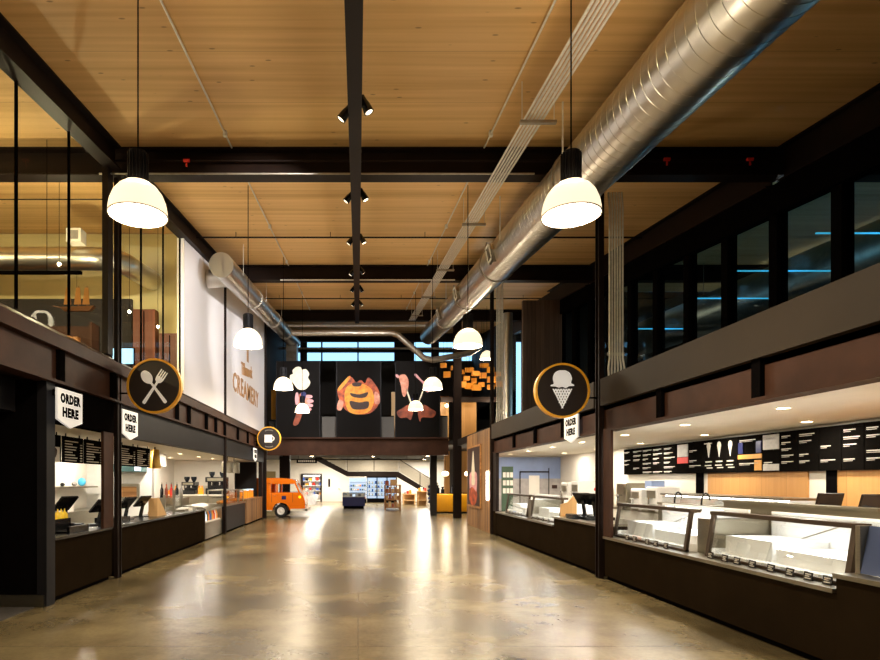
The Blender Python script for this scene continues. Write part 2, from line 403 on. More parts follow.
# right kiosk
struct('ceiling_right_counter', MB().box(4.42,7.4,-6,20.8,2.55,2.9), M['ceilw'])
struct('wall_right_counter', MB().box(7.12,7.4,-6,20.8,0,2.55), M['white'])
struct('wall_end_right_counter', MB().box(4.4,7.12,20.6,20.8,0,2.55), M['white'])
struct('wall_behind_right_counter', MB().box(4.2,7.12,-5.9,-5.7,0,2.55), M['white'])
struct('floor_upper_right', MB().box(7.4,16,-6,22.6,2.9,3.05), M['darkroom'])
struct('wall_end_upper_right', MB().box(7.4,16,22.4,22.6,3.05,ZD(22.4)-.02), M['darkroom'])
struct('ceiling_right_passage', MB().box(4.42,7.4,20.8,26.5,3.2,3.5), M['darkroom'])
# right wall beyond, with a high strip of daylight windows
b=MB(); b.box(7.4,7.6,22.6,47.5,0,4.4); b.slope(7.4,7.6,22.6,28.2,0,.9)
b.box(7.4,7.6,22.6,22.85,4.4,ZD(22.6)-.02); b.box(7.4,7.6,26.4,26.65,4.4,ZD(26.4)-.02); b.slope(7.4,7.6,28.2,38.2,0,5.1); b.box(7.4,7.6,28.2,38.2,4.4,6.0)
struct('wall_right_rear',b,M['darkroom'])
for i,(y0,y1) in enumerate(((22.85,26.4),(26.65,28.2))):
    b=MB(); a0,a1=ZD(y0)-.9,ZD(y1)-.9
    b.hexa([(7.48,y0,4.4),(7.5,y0,4.4),(7.5,y1,4.4),(7.48,y1,4.4),(7.48,y0,a0),(7.5,y0,a0),(7.5,y1,a1),(7.48,y1,a1)])
    struct('window_%d'%(20+i),b,M['glassl'])
# far upper wall with clerestory
zt=ZD(38); b=MB()
b.box(-4.45,7.4,38,38.2,3.5,9.42); b.box(-4.45,7.4,38,38.2,zt-.1,zt+.02); b.box(-4.45,7.4,38,38.2,9.98,10.2)
XS=[-5.2,-3.5,-1.0,1.85,2.35,4.6,7.4]
b.box(-4.45,-4.2,38,38.2,9.42,zt); b.box(-3.75,-3.3,38,38.2,9.42,zt); b.box(2.35,3.65,38,38.2,9.42,zt)
for x in (-2.35,0.0): b.box(x-.05,x+.05,38,38.2,9.42,zt)
for x in (5.0,): b.box(x-.25,x+.25,38,38.2,9.42,zt)
struct('wall_far_upper',b,M['darkroom'])
for i,(x0,x1) in enumerate(((-4.2,-3.75),(-3.3,-2.4),(-2.3,-.05),(.05,2.35),(3.65,4.75),(5.25,7.4))):
    b=MB(); b.box(x0,x1,38.08,38.1,9.42,9.98); b.box(x0,x1,38.08,38.1,10.2,zt-.1); struct('window_%d'%(10+i),b,M['glassl'])
# lower far store
struct('floor_mezzanine', MB().box(-7.4,7.4,26.75,47.5,3.3,3.5), M['darkroom'])
struct('wall_far', MB().box(-7.4,-4.4,46.5,46.7,0,3.3).box(-2.95,7.4,46.5,46.7,0,3.3).box(-4.4,-2.95,46.5,46.7,2.1,3.3), M['white'])
struct('wall_left_rear', MB().box(-7.6,-7.4,26.4,50.3,0,3.3), M['white'])
struct('wall_store_room', MB().box(-7.4,0,50.3,50.5,0,3.3).box(-1.2,-1.0,46.7,50.3,0,3.3).box(-7.4,-1.0,46.7,50.3,3.1,3.3), M['white'])
struct('floor_store_room', MB().box(-7.4,-1.0,48,50.6,-.25,0), M['white'])
struct('wall_passage_left', MB().box(-7.4,-4.55,26.2,26.4,0,3.06), M['darkroom'])

# ------------------------------------------------------------------ steel frame
def ord_(i): return ['first','second','third','fourth','fifth','sixth','seventh','eighth','ninth','tenth','eleventh','twelfth','thirteenth','fourteenth'][i]
for i,y in enumerate((10.2,18.4,26.6,34.8)):
    zt=ZD(y)-.0; b=MB(); h=.46; w_=.13
    b.box(-13.95,15.95,y-w_,y+w_,zt-.04-.014,zt-.016); b.box(-13.95,15.95,y-w_,y+w_,zt-h-.035,zt-h); b.box(-13.95,15.95,y-.015,y+.015,zt-h,zt-.05)
    tag(b.build('cross_beam',M['steel']),['nearest dark steel I-beam spanning the hall under the timber ceiling','second dark steel I-beam spanning the hall, above the small round duct end','third dark steel I-beam across the ceiling, in front of the banners','farthest dark steel I-beam under the ceiling, behind the banners'][i],'beam','roof cross beams')
def column(x,y,top,label,s=.16,dep=.26):
    b=MB(); b.box(x-s/2,x+s/2,y-dep/2,y-dep/2+.02,0.012,top); b.box(x-s/2,x+s/2,y+dep/2-.02,y+dep/2,0.012,top); b.box(x-.012,x+.012,y-dep/2+.02,y+dep/2-.02,0.012,top)
    t=thing('steel_column',label,'column',(x,y,0),'hall columns')
    b.build('shaft',M['steel'],t); MB().box(x-s/2-.0,x+s/2+.0,y-dep/2-.0,y+dep/2+.0,0,.012).build('base_plate',M['black'],t)
SIDE={-1:'left',1:'right'}
for y,lab in ((10.2,'nearest'),(18.4,'second'),(26.55,'third')):
    for sx in (-1,1):
        d={('nearest',-1):'dark steel column beside the round spoon and fork sign',('nearest',1):'dark steel column beside the round ice cream cone sign',
           ('second',-1):'dark steel column splitting the white wall panel and passing the drinks cooler',('second',1):'dark steel column at the near end of the plank wall',
           ('third',-1):'dark steel column beside the orange van',('third',1):'black steel column standing in front of the yellow counter'}[(lab,sx)]
        column(*(((4.2,y,ZD(y-.13)-.5,d,.09,.16) if sx>0 else (-4.175,y,ZD(y-.13)-.5,d,.07,.16)) if lab!='third' else ((4.43,26.2,ZD(26.1)-.03,d,.34,.3) if sx>0 else (-4.2,26.22,ZD(26)-.45,d,.2,.22))))
# sloping edge beams
def slope_beam(x,y0,y1,label,h=.42,w_=.12,g=.0):
    b=MB(); b.slope(x-w_,x+w_,y0,y1,g+.012,g+.04); b.slope(x-w_,x+w_,y0,y1,g+h-.03,g+h); b.slope(x-.012,x+.012,y0,y1,g+.04,g+h-.03)
    tag(b.build('edge_beam',M['steel']),label,'beam','roof edge beams')
slope_beam(-4.17,-5.9,10.05,'dark steel edge beam over the left glass wall, nearest bay')
slope_beam(-4.17,10.35,18.25,'dark steel edge beam over the white wall panel, second bay from the camera')
slope_beam(-4.17,18.55,26.4,'dark steel edge beam behind the small duct, third bay from the camera')
for y0,y1,lab in ((-5.9,10.05,'deep dark steel beam above the right clerestory windows, nearest bay'),(10.35,18.25,'deep dark steel beam above the right clerestory windows, second bay'),(18.55,22.3,'deep dark steel beam above the slatted wall, third bay')):
    slope_beam(7.3,y0,y1,lab,h=.6,w_=.12)
b=MB(); b.slope(-.13,.05,-5.9,26.4,.5,.64); ctr=tag(b.build('centre_track_beam',M['steel']),'long dark square tube running down the middle of the ceiling with spotlights','beam')

# ------------------------------------------------------------------ left facade
def panels(name,x0,x1,segs,z0,z1,m,labels,cat): pass
b=MB(); b.hexa([(-4.36,-6,3.5),(-4.06,-6,3.5),(-4.06,26.3,3.5),(-4.36,26.3,3.5),(-4.36,-6,3.86),(-4.06,-6,3.68),(-4.06,26.3,3.68),(-4.36,26.3,3.86)])
struct('trim_3',b,M['brownsteel'])                              # sloping window ledge
b=MB(); b.box(-4.34,-4.16,-6,26.3,3.06,3.5); b.box(-4.34,-4.1,-6,26.3,3.03,3.07); struct('trim_4',b,M['brownsteel'])
k=0
for y in (6.1,8.15,9.9,12.1,13.4,14.35,16.0,17.05,18.2,20.2,22.0,24.0):
    b=MB(); b.box(-4.16,-4.1,y-.07,y+.07,3.07,3.5); k+=1
    struct('trim_%d'%(4+k),b,M['black'])
struct('trim_20',MB().box(-4.36,-4.18,8.08,10.05,2.5,3.03),M['black'])
struct('trim_21',MB().box(-4.36,-4.18,10.35,26.2,2.48,3.03),M['slate'])
struct('trim_22',MB().box(-4.3,-4.17,7.86,8.08,0,3.03),M['slate'])
# glazing
edges=[-5.9,-3.2,-1.8,-.4,1.7,3.1,4.5,5.9,7.3,8.63,10.06]
edges2=[10.34,11.5,12.8,14.0]
n=0
for E in (edges,edges2):
    for y0,y1 in zip(E,E[1:]):
        n+=1
        b=MB(); a0,a1=ZD(y0)-.42,ZD(y1)-.42
        b.hexa([(-4.26,y0+.012,3.83),(-4.245,y0+.012,3.83),(-4.245,y1-.012,3.83),(-4.26,y1-.012,3.83),(-4.26,y0+.012,a0),(-4.245,y0+.012,a0),(-4.245,y1-.012,a1),(-4.26,y1-.012,a1)])
        o=struct('window_%d'%(30+n),b,M['glassl'])
        b=MB(); b.box(-4.27,-4.235,y1-.012,y1+.012,3.83,a1); struct('mullion',b,M['black'],o)
b=MB(); b.box(-4.3,-4.2,9.86,10.06,3.83,ZD(9.9)-.42); struct('trim_23',b,M['steel'])
# white wall panels with lettering
for y0,y1,lab in ((14.08,18.26,'blank white wall panel above the left counter'),(18.54,26.3,'white wall panel with brown creamery lettering')):
    t=thing('white_wall_panel',lab,'wall panel',(-4.25,(y0+y1)/2,3.84))
    b=MB(); a0,a1=ZD(y0)-.42,ZD(y1)-.42
    b.hexa([(-4.3,y0,3.84),(-4.17,y0,3.69+.08),(-4.17,y1,3.69+.08),(-4.3,y1,3.84),(-4.3,y0,a0),(-4.17,y0,a0),(-4.17,y1,a1),(-4.3,y1,a1)])
    b.build('panel',M['panelw'],t)
    if y0>15:
        MB().text('CREAMERY',T((-4.165,22.0,4.98)) @ ML,.9,.012,.014,5.0,0,1.12).build('lettering',M['tan'],t)
        MB().text('Tillamook',T((-4.165,22.0,5.78)) @ ML @ R(.1,'Z'),.62,.012,.014,2.2).build('script_lettering',M['tan'],t)
        MB().box(-4.17,-4.15,22.0,22.3,6.15,7.0).box(-4.17,-4.15,21.5,22.8,7.0,7.12).build('emblem',M['tan'],t)
    else:
        MB().box(-4.32,-4.16,y0-.06,y0,3.84,ZD(y0)-.42).build('edge_strip',M['white'],t)

# counters ---------------------------------------------------------------
def counter(name,label,x0,x1,y0,y1,h,top=M['stainless'],body=M['counter'],lip=.03,inner=1):
    """x0 = hall side, x1 = staff side"""
    s=1 if x1>x0 else -1
    t=thing(name,label,'counter',((x0+x1)/2,(y0+y1)/2,0))
    MB().box(x0+s*.02,x1,y0,y1,.07,h-.04).build('body',body,t)
    MB().box(x0+s*.07,x1-s*.05,y0,y1,0,.07).build('toe_kick',M['black'],t)
    MB().box(x0-s*lip*.5,x1,y0,y1,h-.04,h).build('worktop',top,t)
    return t
counter('service_counter','dark brown counter under the nearest ORDER HERE sign, left of the column',-4.2,-4.95,8.09,10.05,.9,M['blackgloss'])
counter('service_counter','long dark brown counter with dark worktop under the spoon and fork sign',-4.2,-4.95,10.35,16.15,.9,M['blackgloss'])
counter('service_counter','dark counter holding the glass bakery cases before the wooden stand',-4.2,-4.95,18.55,21.9,.9,M['stainless'],M['slate'])
t=counter('wooden_counter','plank-fronted wooden counter under the round mug sign',-4.16,-4.95,22.0,25.6,.98,M['plank'],M['plank'])
counter('back_counter','pale back counter carrying the coffee machines on the left',-5.0,-7.35,22.1,23.55,1.15,M['white'],M['stainless'],0)
# kiosk posts on the counters
b=MB(); b.box(-4.23,-4.185,9.66,10.05,.9,2.5); tag(b.build('opening_post',M['brownsteel']),'reddish brown steel post on the left counter beside the column','post')
b=MB(); b.box(4.2,4.245,9.76,10.05,.74,2.53); tag(b.build('opening_post',M['brownsteel']),'brown steel post at the corner of the right counter opening','post')
b=MB(); b.box(4.2,4.3,17.9,18.25,.74,2.53); tag(b.build('opening_post',M['steel']),'dark post at the far end of the right serving opening beside the mural','post')
b=MB(); b.box(-4.35,-4.2,25.65,26.08,0,2.48); tag(b.build('opening_post',M['steel']),'broad dark post between the wooden counter and the van','post')

# ------------------------------------------------------------------ right facade
struct('trim_24',MB().box(4.15,4.25,-5.8,10.06,2.97,3.43).box(4.15,4.25,10.34,18.26,2.97,3.43),M['taupe'])
struct('trim_25',MB().box(4.25,4.42,-5.8,20.5,2.55,3.0),M['brownsteel'])
struct('trim_26',MB().box(4.2,4.42,-5.8,10.05,2.53,2.57).box(4.2,4.42,10.35,18.3,2.53,2.57),M['brownsteel'])
struct('trim_27',MB().box(4.25,7.4,-5.8,20.8,2.9,3.0),M['black'])
struct('trim_28',MB().box(4.25,4.35,-5.8,20.8,3.0,3.4).box(4.25,7.4,20.6,20.8,3.0,3.4),M['taupe'])
k=28
for y in (2.2,4.2,6.2,8.2,12.1,14.0,15.9):
    k+=1; struct('trim_%d'%k,MB().box(4.2,4.26,y-.07,y+.07,2.57,2.97),M['black'])
# window wall set back above the right kiosk
b=MB(); b.box(7.3,7.5,-5.8,22.4,3.0,3.75); b.slope(7.22,7.42,-5.8,22.35,.602,1.1); struct('wall_window_right',b,M['black'])
ys=[8.94+1.366*k for k in range(-10,10)]
for i,y in enumerate(ys):
    struct('trim_%d'%(40+i),MB().box(7.28,7.48,y-.1,y+.1,3.7,ZD(y)-1.09),M['black'])
    if i<len(ys)-1:
        y0,y1=y+.1,ys[i+1]-.1; a0,a1=ZD(y0)-1.08,ZD(y1)-1.08
        b=MB(); b.hexa([(7.36,y0,3.72),(7.38,y0,3.72),(7.38,y1,3.72),(7.36,y1,3.72),(7.36,y0,a0),(7.38,y0,a0),(7.38,y1,a1),(7.36,y1,a1)])
        struct('window_%d'%(60+i),b,M['glassr'])
# slatted wall seen past the parapet
struct('wall_slatted',MB().box(5.9,7.3,21.0,21.15,3.0,ZD(21)-.6),M['slat'])

# counters on the right
def rcounter(label,y0,y1,h):
    return counter('service_counter',label,4.2,5.3,y0,y1,h)
rcounter('tall black near end of the right counter with metal edge',1.2,5.18,.88)
rcounter('low dark brown counter under the two nearest ice cream cases',5.18,10.04,.74)
rcounter('raised dark counter carrying the black tills at the right',10.35,12.64,.92)
rcounter('low dark counter under the two far ice cream cases',12.64,17.88,.74)
tag(MB().box(4.2,5.3,17.9,18.25,0,.74).build('counter_pier',M['counter']),'narrow dark pier below the far post of the right counter','pier')

# display cases: slanted front glass, steel frame, white liner, tubs
def make_case(y0,y1,label,z0=.745):
    t=thing('ice_cream_case',label,'display case',(4.75,(y0+y1)/2,z0),'slanted ice cream cases')
    zt=1.27; xb,xt=4.36,4.44; xr=5.2
    f=MB()
    def bar(p,q,r=.022): f.tube([p,q],r,4)
    for y in (y0+.03,y1-.03):
        f.hexa([(xb,y-.03,z0),(xb+.04,y-.03,z0),(xb+.04,y+.03,z0),(xb,y+.03,z0),(xt,y-.03,zt),(xt+.04,y-.03,zt),(xt+.04,y+.03,zt),(xt,y+.03,zt)])
    f.box(xt-.015,xt+.13,y0,y1,zt-.005,zt+.04); f.box(xb,xb+.05,y0,y1,z0,z0+.03)
    f.build('frame',M['bronze'],t)
    b=MB(); b.hexa([(xb+.012,y0+.06,z0+.02),(xb+.02,y0+.06,z0+.02),(xb+.02,y1-.06,z0+.02),(xb+.012,y1-.06,z0+.02),(xt+.012,y0+.06,zt),(xt+.02,y0+.06,zt),(xt+.02,y1-.06,zt),(xt+.012,y1-.06,zt)])
    b.build('front_glass',M['glassc'],t)
    MB().box(xt+.13,xr,y0+.02,y1-.02,zt+.005,zt+.02).build('top_glass',M['glassc'],t)
    MB().box(xr,xr+.03,y0,y1,z0,zt+.035).box(xb+.05,xr,y0+.0,y0+.012,z0,z0+.1).box(xb+.05,xr,y1-.012,y1,z0,z0+.1).build('back_panel',M['whitegloss'],t)
    MB().box(xb+.06,xr,y0+.03,y1-.03,z0,z0+.05).build('liner',M['whitegloss'],t)
    m=(y0+y1)/2
    MB().box(xb+.2,xr-.02,y0+.1,m+.1,z0+.05,z0+.2).build('tub_cover',M['whitegloss'],t)
    MB().box(xb+.2,xr-.02,m+.16,y1-.1,z0+.05,z0+.27).build('tub_cover',M['whitegloss'],t)
    MB().tube([(xr-.12,m-.3,zt),(xr-.25,m+.25,z0+.3)],.008,6).build('lid_strut',M['stainless'],t)
    MB().box(xt+.08,xt+.11,y0+.08,y1-.08,zt-.006,zt).build('light_strip',M['led'],t)
    l=lamp('AREA',((xt+.3),m,zt-.01),17,(.96,.98,1),.3,t); l.data.shape='RECTANGLE'; l.data.size=.25; l.data.size_y=(y1-y0)*.85
    return t
CASES=[(5.22,7.38,'largest slanted glass ice cream case, nearest the camera',[7.18,6.9,6.68,6.42,6.13,5.86,5.62,5.39]),
       (7.82,10.03,'slanted glass ice cream case next to the brown post',[9.4,9.15,8.75,8.5,8.22]),
       (12.75,14.9,'slanted glass ice cream case beside the far tills',[14.6,14.1,13.7,13.3]),
       (15.2,17.4,'farthest slanted glass ice cream case near the mural',[17.1,16.75,16.4,16.1,15.8,15.5])]
CN=['the largest nearest ice cream case','the case beside the brown post','the case next to the tills','the farthest case by the mural']
for ci,(y0,y1,lab,tags) in enumerate(CASES):
    make_case(y0,y1,lab)
    for i,y in enumerate(tags):
        t=thing('price_tag','black flavour tag at %s, %s from its far end'%(CN[ci],ord_(i)),'price tag',(4.31,y,.74),'flavour tags on the ice cream case ledges')
        Mx=T((4.31,y,.74)) @ MR @ R(-.12,'X')
        b=MB(); b.prism([(-.055,0),(.055,0),(.055,.08),(-.055,.08)],Mx,.006); b.box(4.3,4.335,y-.04,y+.04,.74,.746); b.build('plate',M['blackgloss'],t)
        b=MB()
        for q in (.02,.04,.058): b.prism([(-.036,q-.005),(.036-.02*(q==.04),q-.005),(.036-.02*(q==.04),q+.005),(-.036,q+.005)],Mx @ T((0,0,.006)),.002)
        b.build('lettering',M['greysign'],t)
# steel between the cases and back bars
tag(MB().box(4.5,5.2,7.42,7.78,.745,1.2).build('steel_housing',M['stainless']),'stainless housing between the two nearest ice cream cases','housing')
tag(MB().box(4.4,5.2,14.92,15.18,.745,1.2).build('steel_housing',M['stainless']),'narrow steel housing between the two far ice cream cases','housing')
t=thing('sneeze_guard','blue-grey glass sneeze guard at the near end of the right counter','sneeze guard',(4.42,4.3,.88))
MB().hexa([(4.38,3.0,.885),(4.4,3.0,.885),(4.4,5.12,.885),(4.38,5.12,.885),(4.46,3.0,1.3),(4.48,3.0,1.3),(4.48,5.12,1.3),(4.46,5.12,1.3)]).build('glass_panel',M['blueglass'],t)
MB().box(4.38,4.5,5.12,5.17,.88,1.3).build('end_frame',M['stainless'],t)
def bar(name,label,x0,x1,y0,y1,h,body,top,cat='back counter'):
    t=thing(name,label,cat,((x0+x1)/2,(y0+y1)/2,0))
    MB().box(x0,x1,y0,y1,0,h-.03).build('body',body,t); MB().box(x0-.02,x1+.02,y0-.0,y1+.0,h-.03,h).build('worktop',top,t); return t
bar('back_bar','stainless back bar behind the nearest ice cream case',5.42,5.6,6.1,8.7,1.4,M['olivesteel'],M['olivesteel'])
bar('back_bar','stainless back bar behind the ice cream case by the brown post',5.42,5.6,8.95,10.6,1.3,M['olivesteel'],M['olivesteel'])
t=bar('back_cooler','low cooler with lit white interior behind the steel back bar',6.0,6.6,8.25,11.6,1.2,M['stainless'],M['white'],'cooler')
MB().box(6.0,6.02,8.25,11.6,1.2,1.41).build('front_glass',M['glassc'],t); MB().box(5.97,6.63,8.25,11.6,1.41,1.44).build('lid',M['stainless'],t)
MB().box(6.57,6.6,8.25,11.6,1.2,1.41).build('back_panel',M['whitegloss'],t); MB().box(6.05,6.1,8.3,11.55,1.385,1.41).build('light_strip',M['led'],t)
bar('back_counter','oak back counter under the right-hand menu boards holding two tablets',5.95,6.5,4.2,8.2,1.3,M['oak'],M['oak'])
bar('back_counter','white back counter under the left end of the menu boards',6.5,7.06,12.35,16.5,1.0,M['white'],M['stainless'])
bar('back_counter','white back counter behind the far tills on the right',6.5,7.06,16.7,20.4,1.0,M['white'],M['stainless'])
# wall finishes under the menu boards
struct('trim_80',MB().box(7.09,7.12,9.26,11.9,0,1.84),M['oak'])
struct('trim_81',MB().box(7.09,7.12,3.0,8.68,0,1.84),M['oak'])
struct('trim_82',MB().box(7.08,7.12,12.08,12.3,0,1.84).box(7.08,7.12,8.68,8.88,0,1.84),M['black'])
# menu boards
bd=[15.5,12.94,11.94,10.85,10.18,9.76,9.37,8.94,8.52,8.14,7.7,7.25,6.8,6.3]
bl=['wide black menu board at the left end of the row over the right counter','black menu board with a white square over an orange block','black menu board with three drawn cones','black menu board with blue squares and an orange band','black menu board with white blocks at top and bottom',
    'narrow black menu board with five lines, right of the white-block board','black menu board with a two-line heading above the white door','black menu board with wide bright lines above the dark doorway','black menu board with double bottom line above the oak wall','black menu board above the left tablet','black menu board above the right tablet','black menu board beyond the right tablet toward the camera','nearest black menu board at the right end of the row']
for i in range(len(bd)-1):
    y1,y0=bd[i],bd[i+1]; t=thing('menu_board',bl[i],'menu board',(7.05,(y0+y1)/2,1.84),'menu boards above the right counter')
    MB().box(7.02,7.118,y0+.006,y1-.006,1.84,2.5).build('backing',M['board'],t)
    b=MB(); X0,X1=7.008,7.02
    cols=5 if i==0 else (2 if i==1 else 1); wy=(y1-y0-.06)/cols
    if i not in (2,):
        for c_ in range(cols):
            ya=y1-.03-c_*wy
            if i==1 and c_==0: continue
            for r in range(6 if i==0 else 5):
                z=2.42-r*.105
                if i in (3,4) and 0<r<4: continue
                if random.random()<.12: continue
                l=wy*random.uniform(.45,.9); a=ya-wy*.05
                b.box(X0,X1,a-l,a,z-.008,z+.006); l2=l*random.uniform(.4,.9); b.box(X0,X1,a-l2,a,z-.03,z-.022)
    else:
        for c_ in range(3):
            yc=y1-.2-c_*.34
            b.prism([(-.045,.16),(-.06,.2),(-.045,.26),(0,.28),(.045,.26),(.06,.2),(.045,.16),(0,-.02)],T((7.02,yc,2.17)) @ MR,.01)
            b.box(X0,X1,yc-.1,yc+.1,2.05,2.075); b.box(X0,X1,yc-.08,yc+.12,1.98,2.0); b.box(X0,X1,yc-.12,yc+.06,1.93,1.95)
        b.box(X0,X1,y1-.3,y1-.05,2.42,2.44)
    b.build('lettering',M['letter'],t)
    if i==1:
        MB().box(X0,X1,y1-.46,y1-.06,2.2,2.47).build('white_square',M['greysign'],t); MB().box(X0,X1,y1-.46,y1-.06,2.06,2.19).build('orange_block',M['red'],t)
    if i==3:
        MB().box(X0,X1,y1-.16,y1-.03,2.18,2.38).build('blue_square',M['navy'],t); MB().box(X0,X1,y0+.03,y0+.16,2.18,2.38).build('blue_square',M['navy'],t)
        MB().box(X0,X1,y0+.02,y1-.02,2.08,2.16).build('orange_band',M['gold2'],t); MB().box(X0,X1,y0+.02,y0+.2,1.87,2.05).build('orange_square',M['gold2'],t)
    if i==4:
        MB().box(X0,X1,y0+.02,y1-.02,2.22,2.47).build('white_block',M['greysign'],t); MB().box(X0,X1,y0+.02,y1-.02,1.86,1.97).build('white_block',M['greysign'],t)

# ------------------------------------------------------------------ downlights in the kiosk ceilings
def downlights(x,ys,z,side,power):
    for i,y in enumerate(ys):
        t=thing('recessed_downlight','round recessed ceiling lamp over the %s counter, %s from the camera'%(side,ord_(i)),'ceiling light',(x,y,z),'recessed lamps over the %s counter'%side)
        MB().lathe([(.07,0),(.085,0),(.085,-.01),(.07,-.01),(.07,0)],T((x,y,z)),20).build('trim_ring',M['white'],t)
        MB().lathe([(0,-.004),(.07,-.004),(.07,0),(0,0)],T((x,y,z)),20).build('lens',M['bulb'],t)
        lamp('AREA',(x,y,z-.012),power,(1,.91,.78),.13,t)
downlights(5.0,[2.8,4.85,6.9,8.97,11.0,13.1,15.1,17.2,19.2],2.55,'right',34)
downlights(6.5,[3.5,6.0,8.5,11.0,13.5,16.0,18.5],2.55,'inner right',32)
downlights(-5.4,[9.3,11.5,13.7,15.5,17.8,19.9,21.8],2.5,'left',36)
downlights(-6.7,[10.0,12.6,14.9,18.4,21.0],2.5,'inner left',38)

# ------------------------------------------------------------------ ORDER HERE plates
def order_sign(x,y,sx,label,zt=2.96):
    t=thing('order_sign',label,'sign',(x,y,zt-.52),'ORDER HERE plates')
    Mx=T((x,y,0)) @ (ML if sx<0 else MR)
    MB().prism([(-.36,zt-.43),(0,zt-.53),(.36,zt-.43),(.36,zt),(-.36,zt)],Mx,.03).build('plate',M['signglow'],t)
    MB().text('ORDER',Mx @ T((0,zt-.135,.03)),.17,.003,.011,.58,0,1.14).build('lettering',M['black'],t)
    MB().text('HERE',Mx @ T((0,zt-.325,.03)),.17,.003,.011,.46,0,1.14).build('lettering',M['black'],t)
    MB().prism([(-.3,zt-.1),(.3,zt-.1),(.3,zt-.02),(-.3,zt-.02)],Mx @ T((0,0,-.1)),.1).build('bracket',M['black'],t)
order_sign(-4.1,8.31,-1,'white pointed ORDER HERE plate nearest the camera, left of the column')
order_sign(-4.19,10.73,-1,'white pointed ORDER HERE plate just below the spoon and fork sign')
order_sign(4.19,11.48,1,'white pointed ORDER HERE plate below the ice cream cone sign')
order_sign(-4.1,23.3,-1,'small far ORDER HERE plate below the mug sign')

# ------------------------------------------------------------------ round signs
def round_sign(x,y,z,r,label,arm_x):
    t=thing('round_sign',label,'sign',(x,y,z-r),'round projecting signs')
    Mx=T((x,y,z)) @ MFRONT
    MB().lathe([(r-.035,.055),(r,.05),(r,-.055),(r-.035,-.055),(r-.035,.055)],Mx,64).build('rim',M['yellow'],t)
    MB().lathe([(0,.03),(r-.035,.03),(r-.035,-.03),(0,-.03)],Mx,64).build('face',M['signface'],t)
    b=MB(); s=1 if arm_x>x else -1
    for dz in (-.12,): b.cyl((x+s*(r-.02),y+.02,z+dz),(arm_x,y+.02,z+dz),.014,8)
    b.build('arm',M['black'],t)
    return t,Mx @ T((0,0,.03))
t,Mx=round_sign(-3.53,10.2,3.33,.475,'round dark sign with white crossed spoon and fork and yellow rim',-4.15)
b=MB()
sp=Mx @ T((0,-.02,0)) @ R(PI/4.9,'Z')
b.blob([(0,.08),(.07,.14),(.088,.23),(.055,.315),(0,.34),(-.055,.315),(-.088,.23),(-.07,.14)],sp,.008); b.prism([(-.018,.1),(.018,.1),(.03,-.32),(.02,-.34),(-.02,-.34),(-.03,-.32)],sp,.008)
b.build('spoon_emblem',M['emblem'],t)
b=MB(); fk=Mx @ T((0,-.02,.002)) @ R(-PI/5.4,'Z')
b.prism([(-.07,.17),(-.055,.12),(0,.08),(.055,.12),(.07,.17),(.07,.2),(-.07,.2)],fk,.008)
for q in (-.059,-.0197,.0197,.059): b.prism([(q-.011,.19),(q+.011,.19),(q+.009,.33),(q-.009,.33)],fk,.008)
b.prism([(-.018,.1),(.018,.1),(.03,-.32),(.02,-.34),(-.02,-.34),(-.03,-.32)],fk,.008)
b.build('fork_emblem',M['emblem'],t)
t,Mx=round_sign(3.54,10.2,3.25,.475,'round dark sign with white ice cream cone and yellow rim',4.16)
b=MB(); b.blob([(-.15,.12),(-.195,.1),(-.2,.075),(-.12,.07),(-.06,.05),(0,.065),(.06,.045),(.12,.075),(.2,.08),(.195,.105),(.15,.13),(.165,.21),(.13,.3),(.06,.345),(0,.35),(-.07,.345),(-.135,.3),(-.165,.21)],Mx,.008)
b.build('scoop_emblem',M['signglow'],t)
b=MB()
def conex(z): return .165*(z+.35)/.38
for i in range(8):                       # criss-cross waffle strips clipped to the cone
    for sgn in (1,-1):
        x0=-.16+i*.0457; pts=[]
        for k_ in range(30):
            z=.03-k_*.013; x=x0+sgn*(.03-z)*.5
            if z>-.35 and abs(x)<=conex(z): pts.append((x,z))
        if len(pts)>1:
            (xa,za),(xb,zb)=pts[0],pts[-1]
            b.prism([(xa-.0115,za),(xa+.0115,za),(xb+.0115,zb),(xb-.0115,zb)],Mx @ T((0,0,.001*(sgn>0))),.006)
b.build('waffle_cone_emblem',M['signglow'],t)
t,Mx=round_sign(-3.56,23.5,3.36,.475,'small far round sign with a white mug and yellow rim',-4.15)
b=MB(); b.prism([(-.17,-.16),(.12,-.16),(.13,-.14),(.13,.15),(-.18,.15),(-.18,-.14)],Mx,.008)
pts=[(.12+.1*math.cos(a),.0+.1*math.sin(a)) for a in [PI/2-k_*PI/8 for k_ in range(9)]]; pi_=[(.12+.065*math.cos(a),.065*math.sin(a)) for a in [-PI/2+k_*PI/8 for k_ in range(9)]]
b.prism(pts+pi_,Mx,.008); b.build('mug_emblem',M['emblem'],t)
for sg in (1,-1):
    b=MB()
    for k_ in range(-3,4):
        a=sg*PI/2+k_*.14; b.prism([(-.022,-.016),(.022,-.016),(.022,.016),(-.022,.016)],Mx @ T((.34*math.cos(a),.34*math.sin(a),0)) @ R(a-PI/2,'Z'),.004)
    b.build('lettering',M['grey'],t)

